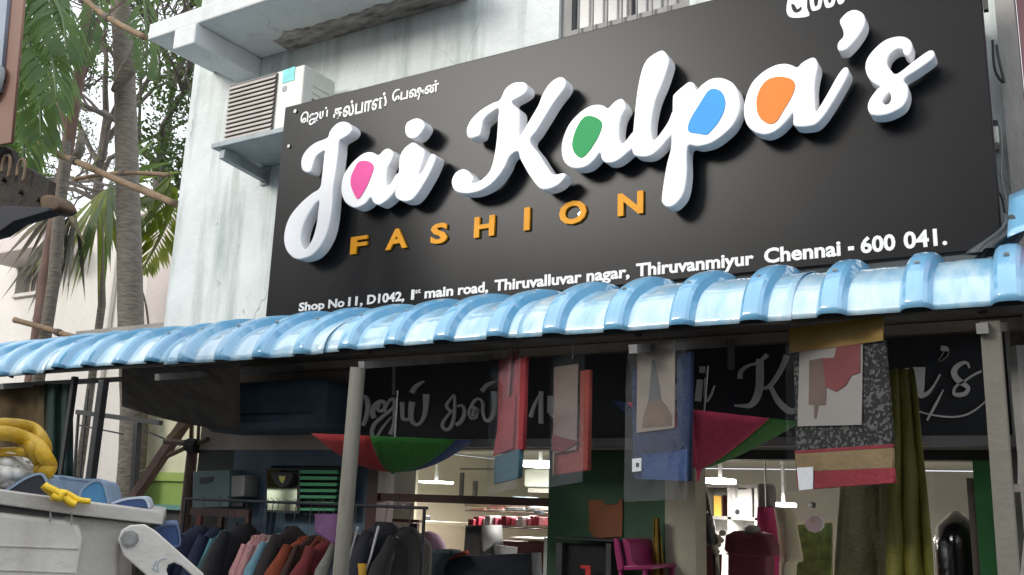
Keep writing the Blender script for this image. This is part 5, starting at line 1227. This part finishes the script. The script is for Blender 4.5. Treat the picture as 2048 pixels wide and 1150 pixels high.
for q in tips:
    if noise.noise(q * .7) < .12: continue
    for _ in range(3):
        p = q + Vector((rnd.gauss(0, .12), rnd.gauss(0, .12), rnd.gauss(0, .12))); quadleaf(mb, p, rv(), .06, .03, rv())
mb.build('tip_leaves', M['leaf'], tr2, fix=False)
# scaffold poles among the trees
for lab, pts, r, Y in (('long brown bamboo pole sloping from the upper middle down to the shop corner', ((165, -5), (215, 35), (290, 75)), .028, 4.9),
                       ('long knotty bamboo pole sloping down from the dark iron bracket to the shop wall', ((45, 262), (110, 305), (150, 322), (240, 362), (352, 408)), .030, 4.9),
                       ('thin pale bamboo stick lying nearly level in front of the grey palm trunk', ((150, 358), (215, 348), (275, 346), (340, 350)), .020, 5.2),
                       ('weathered bamboo stick resting across the slim trunk just above the awning', ((30, 640), (85, 655), (150, 674), (212, 679)), .026, 5.2)):
    q = smooth_loop([tuple(P(x, y, Y)) for x, y in pts], 6, False)
    t = thing('bamboo_pole', lab, 'pole', q[0], 'bamboo scaffold poles')
    MB().tube(q, [r * (1 + .18 * (i % 7 == 0)) for i in range(len(q))], 8).build('cane', M['bamboo'], t, smooth=True)
    e = Vector(q[len(q) // 2]); d = (Vector(q[len(q) // 2 + 1]) - e).normalized()
    MB().tube([e - d * .03, e + d * .03], r * 1.35, 8).build('lashing', M['twig'], t)
# unseen trees added across the road as dark masses for the light
def backtree(lab, x, y, h, r, seed, m=M['leaf'], dens=1.0, L=.3):
    t = thing('leafy_tree', lab, 'tree', (x, y, 0), 'added trees across the street' if y < 0 else None)
    MB().tube([(x, y, 0), (x + .2, y, h * .35), (x, y + .1, h * .7)], [.25, .2, .1], 8).build('trunk', M['trunk'], t, smooth=True)
    rnd = random.Random(seed)
    for i in range(5):
        a = i * 1.26; MB().tube([(x + .1, y, h * .4), (x + r * .6 * math.cos(a), y + r * .6 * math.sin(a), h * .75)], [.1, .03], 6).build('limb', M['trunk'], t)
    bl = [(Vector((x + rnd.uniform(-r, r) * .6, y + rnd.uniform(-r, r) * .6, h * rnd.uniform(.5, .9))), r * .55, r * .55, r * .45, 1) for _ in range(9)]
    leafcloud('crown', m, t, bl, 520 * dens, L, seed)
    return t

# ================================================================== NEAR LEFT : cart with hose and mats
A0 = ray(322, 1030); A0 = C0 + A0 * (1.82 / A0.y)
FB = Frame((A0.x, A0.y, 1.6), (.64, .77, 0))
cart = thing('waste_cart', 'off white metal skip cart with thick rim and bolted lever arm at lower left', 'cart', (A0.x, A0.y, 0))
W_ = 1.0
shape('rim', [[(-420, 922), (0, 979), (160, 1001), (325, 1024), (326, 1049), (160, 1031), (0, 1009), (-420, 955)]], FB, W_, M['bingrey'], cart, y=-.03, bevel=.004)
shape('body', [[(-420, 957), (0, 1012), (160, 1034), (300, 1049), (262, 1075), (238, 1090), (225, 1500), (-420, 1500)]], FB, W_ - .08, M['bingrey'], cart, y=.004, bevel=.01)
shape('front_panel', [[(-420, 965), (0, 1024), (130, 1040), (158, 1050), (166, 1075), (152, 1160), (140, 1480), (-420, 1480)]], FB, .03, M['binwhite'], cart, y=-.02, bevel=.012)
for y0 in (1092, 1140): shape('panel_seam', [[(-420, y0 - 30), (0, y0 - 2), (160, y0 + 4), (160, y0 + 6), (0, y0), (-420, y0 - 28)]], FB, .003, M['bingrey'], cart, y=-.023)
shape('rim_lip', [[(-420, 958), (0, 1011), (132, 1028), (128, 1034), (0, 1020), (-420, 966)]], FB, .03, M['darkgrey'], cart, y=-.012)
shape('lever_arm', [[(239, 1076), (246, 1058), (262, 1049), (290, 1047), (312, 1060), (405, 1143), (420, 1230), (360, 1230), (300, 1152), (250, 1108)], [(333, 1136), (337, 1126), (348, 1122), (362, 1128), (398, 1160), (395, 1215), (362, 1200), (340, 1160)]], FB, .022, M['binwhite'], cart, y=-.075, bevel=.004)
p = FB.uv(262, 1076)
for dr, dy, nm in ((.024, -.078, 'washer'), (.016, -.088, 'bolt')):
    MB().tube([FB.at(*p, dy + .02), FB.at(*p, dy)], dr, 8 if nm == 'washer' else 6).build(nm, M['galv'], cart)
MB().tube([FB.at(*p, -.07), FB.at(*p, .01)], .014, 8).build('pivot_pin', M['galv'], cart)
shape('painted_mark', [stroke([(306, 1133), (318, 1139), (316, 1128), (322, 1116), (334, 1113)], 2.2, (0, 0), 1, 3)], FB, .002, M['bracket'], cart, y=-.0765)
shape('painted_mark', [stroke([(314, 1118), (308, 1134)], 2.2, (0, 0), 1, 3)], FB, .002, M['bracket'], cart, y=-.0765)
for x, y_ in ((103, 1018), (145, 1024)): shape('stain_drip', [stroke([(x, y_), (x + 1, y_ + 12), (x, y_ + 26)], [2, 4, 2], (0, 0), 1, 2)], FB, .002, M['concrete'], cart, y=-.0325)
for u_ in (-.95, -.30):
    for yy in (.08, .82):
        c = FB.at(u_, -1.33, yy); ax = FB.n * .06
        w1 = MB().tube([c - ax, c + ax], .27, 20).build('wheel', M['rubber'], cart); MB().tube([c - ax * 1.1, c + ax * 1.1], .12, 12).build('hub', M['galv'], w1)
    MB().tube([FB.at(u_, -1.33, .02), FB.at(u_, -1.33, .88)], .03, 8).build('axle', M['steel'], cart)
MB().fbox(FB, -1.15, -.12, -1.30, -1.02, .1, .8).build('undercarriage', M['steel'], cart)
def mat_arch(label, name, pts, m, m_in, dep, y):
    t = thing(name, label, 'mat', FB.pt(*pts[0]))
    shape('outer_skin', [ribbon_loop(smooth_loop(pts, 4, False), 5)], FB, dep, m, t, y=y)
    shape('end_face', [smooth_loop(pts, 4, False)], FB, dep * .9, m_in, t, y=y + .004)
    return t
mat_arch('grey blue arched mat with dark open end on the rim of the white cart', 'rolled_mat', [(-60, 990), (0, 982), (40, 958), (70, 947), (84, 955), (98, 993)], M['matgrey'], M['matdark'], .5, .06)
mat_arch('bright blue arched mat beside the yellow rope on the white cart', 'rolled_mat', [(150, 998), (158, 978), (175, 964), (190, 960), (203, 970), (213, 1009)], M['matgrey'], M['matblue'], .7, .10)
mat_arch('long pale blue mat lying behind the yellow rope on the white cart', 'rolled_mat', [(70, 990), (84, 950), (110, 952), (150, 956), (186, 960), (206, 1006)], M['matgrey'], M['matgrey'], .3, .40)
mat_arch('low navy mat at the right end of the white cart', 'rolled_mat', [(212, 1010), (240, 1000), (270, 996), (288, 999), (296, 1018)], mat('pale_mat', (.46, .52, .60), .5, var=.1), M['matnavy'], .5, .16)
mat_arch('small navy roll beyond the lever arm right of the white cart', 'rolled_mat', [(300, 1072), (326, 1063), (348, 1062), (356, 1068), (360, 1112), (320, 1112)], mat('pale_mat2', (.10, .15, .27), .6, var=.1), M['matnavy'], .4, .6)
sk = thing('white_sack', 'crumpled white plastic sack under the yellow hose coil', 'sack', FB.pt(20, 975))
def skf(u, v):
    x = -80 + 165 * u; yb = 990 - 36 * max(0, u - .3); yt = 905 + 18 * abs(u - .45) + 75 * max(0, u - .55)
    uu, vv = FB.uv(x, yb + (yt - yb) * v)
    b = .10 * math.sin(math.pi * v) * math.sin(math.pi * min(1, u * 1.2))
    return FB.at(uu, vv, .19 - b + .045 * noise.noise((u * 5, v * 5, 1)) + .02 * noise.noise((u * 15, v * 12, 3)))
MB().grid(skf, 40, 24).build('bag', M['sack'], sk, smooth=True, solid=.02)
MB().tube([FB.at(*FB.uv(18, 905), .12), FB.at(*FB.uv(20, 896), .12)], [.03, .012], 8).build('tied_neck', M['sack'], sk)
hs_ = thing('hose_coil', 'coiled thick yellow hose heaped on the white sack at the left edge', 'hose', FB.pt(20, 940))
def hose(pts, r, y): return MB().tube([FB.at(*FB.uv(x, yy), y + .02 * math.sin(i * .4)) for i, (x, yy) in enumerate(smooth_loop(pts, 6, False))], r, 12).build('hose_turn', M['hose'], hs_, smooth=True)
hose([(-90, 848), (-40, 842), (0, 841), (42, 846), (66, 864), (76, 882), (76, 896)], .017, .15)
hose([(-90, 872), (-40, 864), (0, 863), (31, 870), (66, 889), (85, 917), (88, 932), (84, 944)], .021, .10)
hose([(-80, 906), (-10, 900), (35, 901), (60, 908)], .0135, .12)
hose([(30, 874), (42, 882), (57, 898), (67, 922), (70, 940)], .018, .11)

rp = thing('yellow_rope', 'knotted bright yellow rope hanging over the rim of the white cart', 'rope', FB.pt(130, 1000))
def rope(pts, r, y): return MB().tube([FB.at(*FB.uv(x, yy), y) for x, yy in smooth_loop(pts, 5, False)], r, 8).build('strand', M['rope'], rp, smooth=True)
rope([(92, 970), (105, 982), (114, 990), (112, 1001)], .011, -.05); rope([(96, 974), (115, 982), (130, 992), (145, 1004), (156, 1009)], .010, -.06)
rope([(112, 984), (126, 984), (140, 988), (160, 999), (184, 1003)], .008, -.05); rope([(110, 990), (124, 997), (132, 987), (140, 986)], .008, -.065)
# sack of cloth rests on mats ; dark iron bracket and brown board at upper left
hf = thing('hanging_board', 'brown edged hanging board with blue grey face at the upper left corner', 'board', (P(-40, 200, 2.3).x - .5, 2.3, 0))
shape('brown_frame', [[(-60, -60), (52, -60), (22, 285), (-60, 300)]], FY(2.3), .015, M['brownpost'], hf, bevel=.004)
shape('face', [[(-60, -60), (27, -60), (6, 185), (-60, 200)]], FY(2.3), .02, M['bluepane'], hf, y=-.018)
shape('catch', [[(-20, 132), (12, 135), (14, 160), (0, 195), (-20, 200)]], FY(2.3), .04, M['bracket'], hf, y=-.05, smooth=3, bevel=.006)
a = P(-60, 300, 2.4); MB().tube([(a.x, 2.4, 0), (a.x, 2.4, P(-60, -80, 2.4).z)], .05, 10).build('pole', M['rust'], hf, smooth=True)
ib = thing('iron_bracket', 'rusty black iron bracket with bolts jutting in below the brown edged board', 'bracket', P(-20, 400, 2.42))
F_ = FY(2.40)
shape('plate', [[(-60, 296), (10, 292), (22, 300), (30, 330), (55, 335), (98, 362), (94, 396), (108, 420), (90, 430), (40, 440), (0, 470), (-60, 480)]], F_, .04, M['rust'], ib, bevel=.006)
shape('lower_flange', [[(-60, 440), (20, 415), (108, 418), (110, 425), (40, 446), (6, 470), (-60, 488)]], F_, .07, M['matdark'], ib, y=-.03, bevel=.004)
shape('tan_block', [[(84, 396), (104, 390), (116, 402), (120, 416), (102, 424), (86, 418)]], F_, .10, mat('tan_rust', (.10, .062, .034), .8, var=.5, vs=12), ib, y=-.01, smooth=3, bevel=.01)
for x, y in ((22, 322), (52, 330)):
    MB().tube(smooth_loop([tuple(F_.at(*F_.uv(x + dx, y + dy), -.03)) for dx, dy in ((-6, 26), (-4, 6), (2, -6), (10, -4), (10, 16), (6, 36))], 4, False), .007, 6).build('hook', M['bamboo'], ib, smooth=True)
for x, y in ((10, 360), (44, 385), (80, 400)): MB().tube([F_.at(*F_.uv(x, y), .0), F_.at(*F_.uv(x, y), -.02)], .012, 6).build('bolt', M['rust'], ib)

# ================================================================== ACROSS THE STREET (behind the camera)
opp = thing('opposite_house', 'grey house with balcony railings on the far side of the road, behind the viewer', 'house', (3, -8, 0))
om = mat('opposite_plaster', (.26, .26, .25), .85, var=.2, vs=.6)
MB().box((-5.2, -15, 0), (9, -8, 5.2)).build('wall', om, opp)
for z in (1.5, 3.4):
    MB().box((-5.2, -7.999, z - .12), (9, -7.0, z)).build('balcony_slab', M['concrete'], opp)
    for k in range(5): MB().bar((-5.2, -7.05, z + .25 + k * .2), (9, -7.05, z + .25 + k * .2), .035, .035).build('rail', M['steel'], opp)
    for k in range(13): MB().bar((-5.1 + k * 1.17, -7.05, z), (-5.1 + k * 1.17, -7.05, z + 1.1), .05, .05).build('baluster', M['steel'], opp)
    for k in range(4): MB().box((-4.4 + k * 3.4, -8.0, z + .3), (-3.0 + k * 3.4, -7.96, z + 1.5)).build('window', M['steel'], opp)
for z in (5.7, 6.05, 6.4, 6.75, 7.3, 7.9, 8.6): MB().bar((-5.1, -8.3, z), (8.9, -8.3, z), .09, .09).build('terrace_rail', M['steel'], opp)
for k in range(8): MB().bar((-5.0 + k * 1.97, -8.3, 5.2), (-5.0 + k * 1.97, -8.3, 8.6), .12, .12).build('terrace_post', M['steel'], opp)
tall = thing('sun_block_mass', 'added unseen block across the road, keeping low sun off the shop front', 'sun blocker', (-10, -11, 0))
MB().box((-15.5, -15, 0), (-5.9, -8, 6.9)).build('wall', om, tall)  # unseen mass added to block low sun from under the awning
MB().box((-15.7, -15.2, 6.9), (-5.7, -7.85, 7.05)).build('roof_slab', M['concrete'], tall)
for z in (1.2, 4.2):
    for k in range(4): MB().box((-14.6 + k * 2.4, -8.0, z), (-13.2 + k * 2.4, -7.95, z + 1.4)).build('window', M['steel'], tall)
for i, (x, y, h, r) in enumerate(((-17.5, -5, 9, 3.0), (-21, -7, 11, 3.6), (-26, -5, 10, 3.6), (-20.5, -12, 13, 4))):  # unseen trees added so the signboard's left side reflects dark
    backtree(('added unseen bushy tree nearest the sun blocking mass across the road', 'added unseen widest tree across the road', 'added unseen tree farthest down the road on the opposite side', 'added unseen tallest tree rising behind the other trees across the road')[i], x, y, h, r, 30 + i, M['leaf2'])
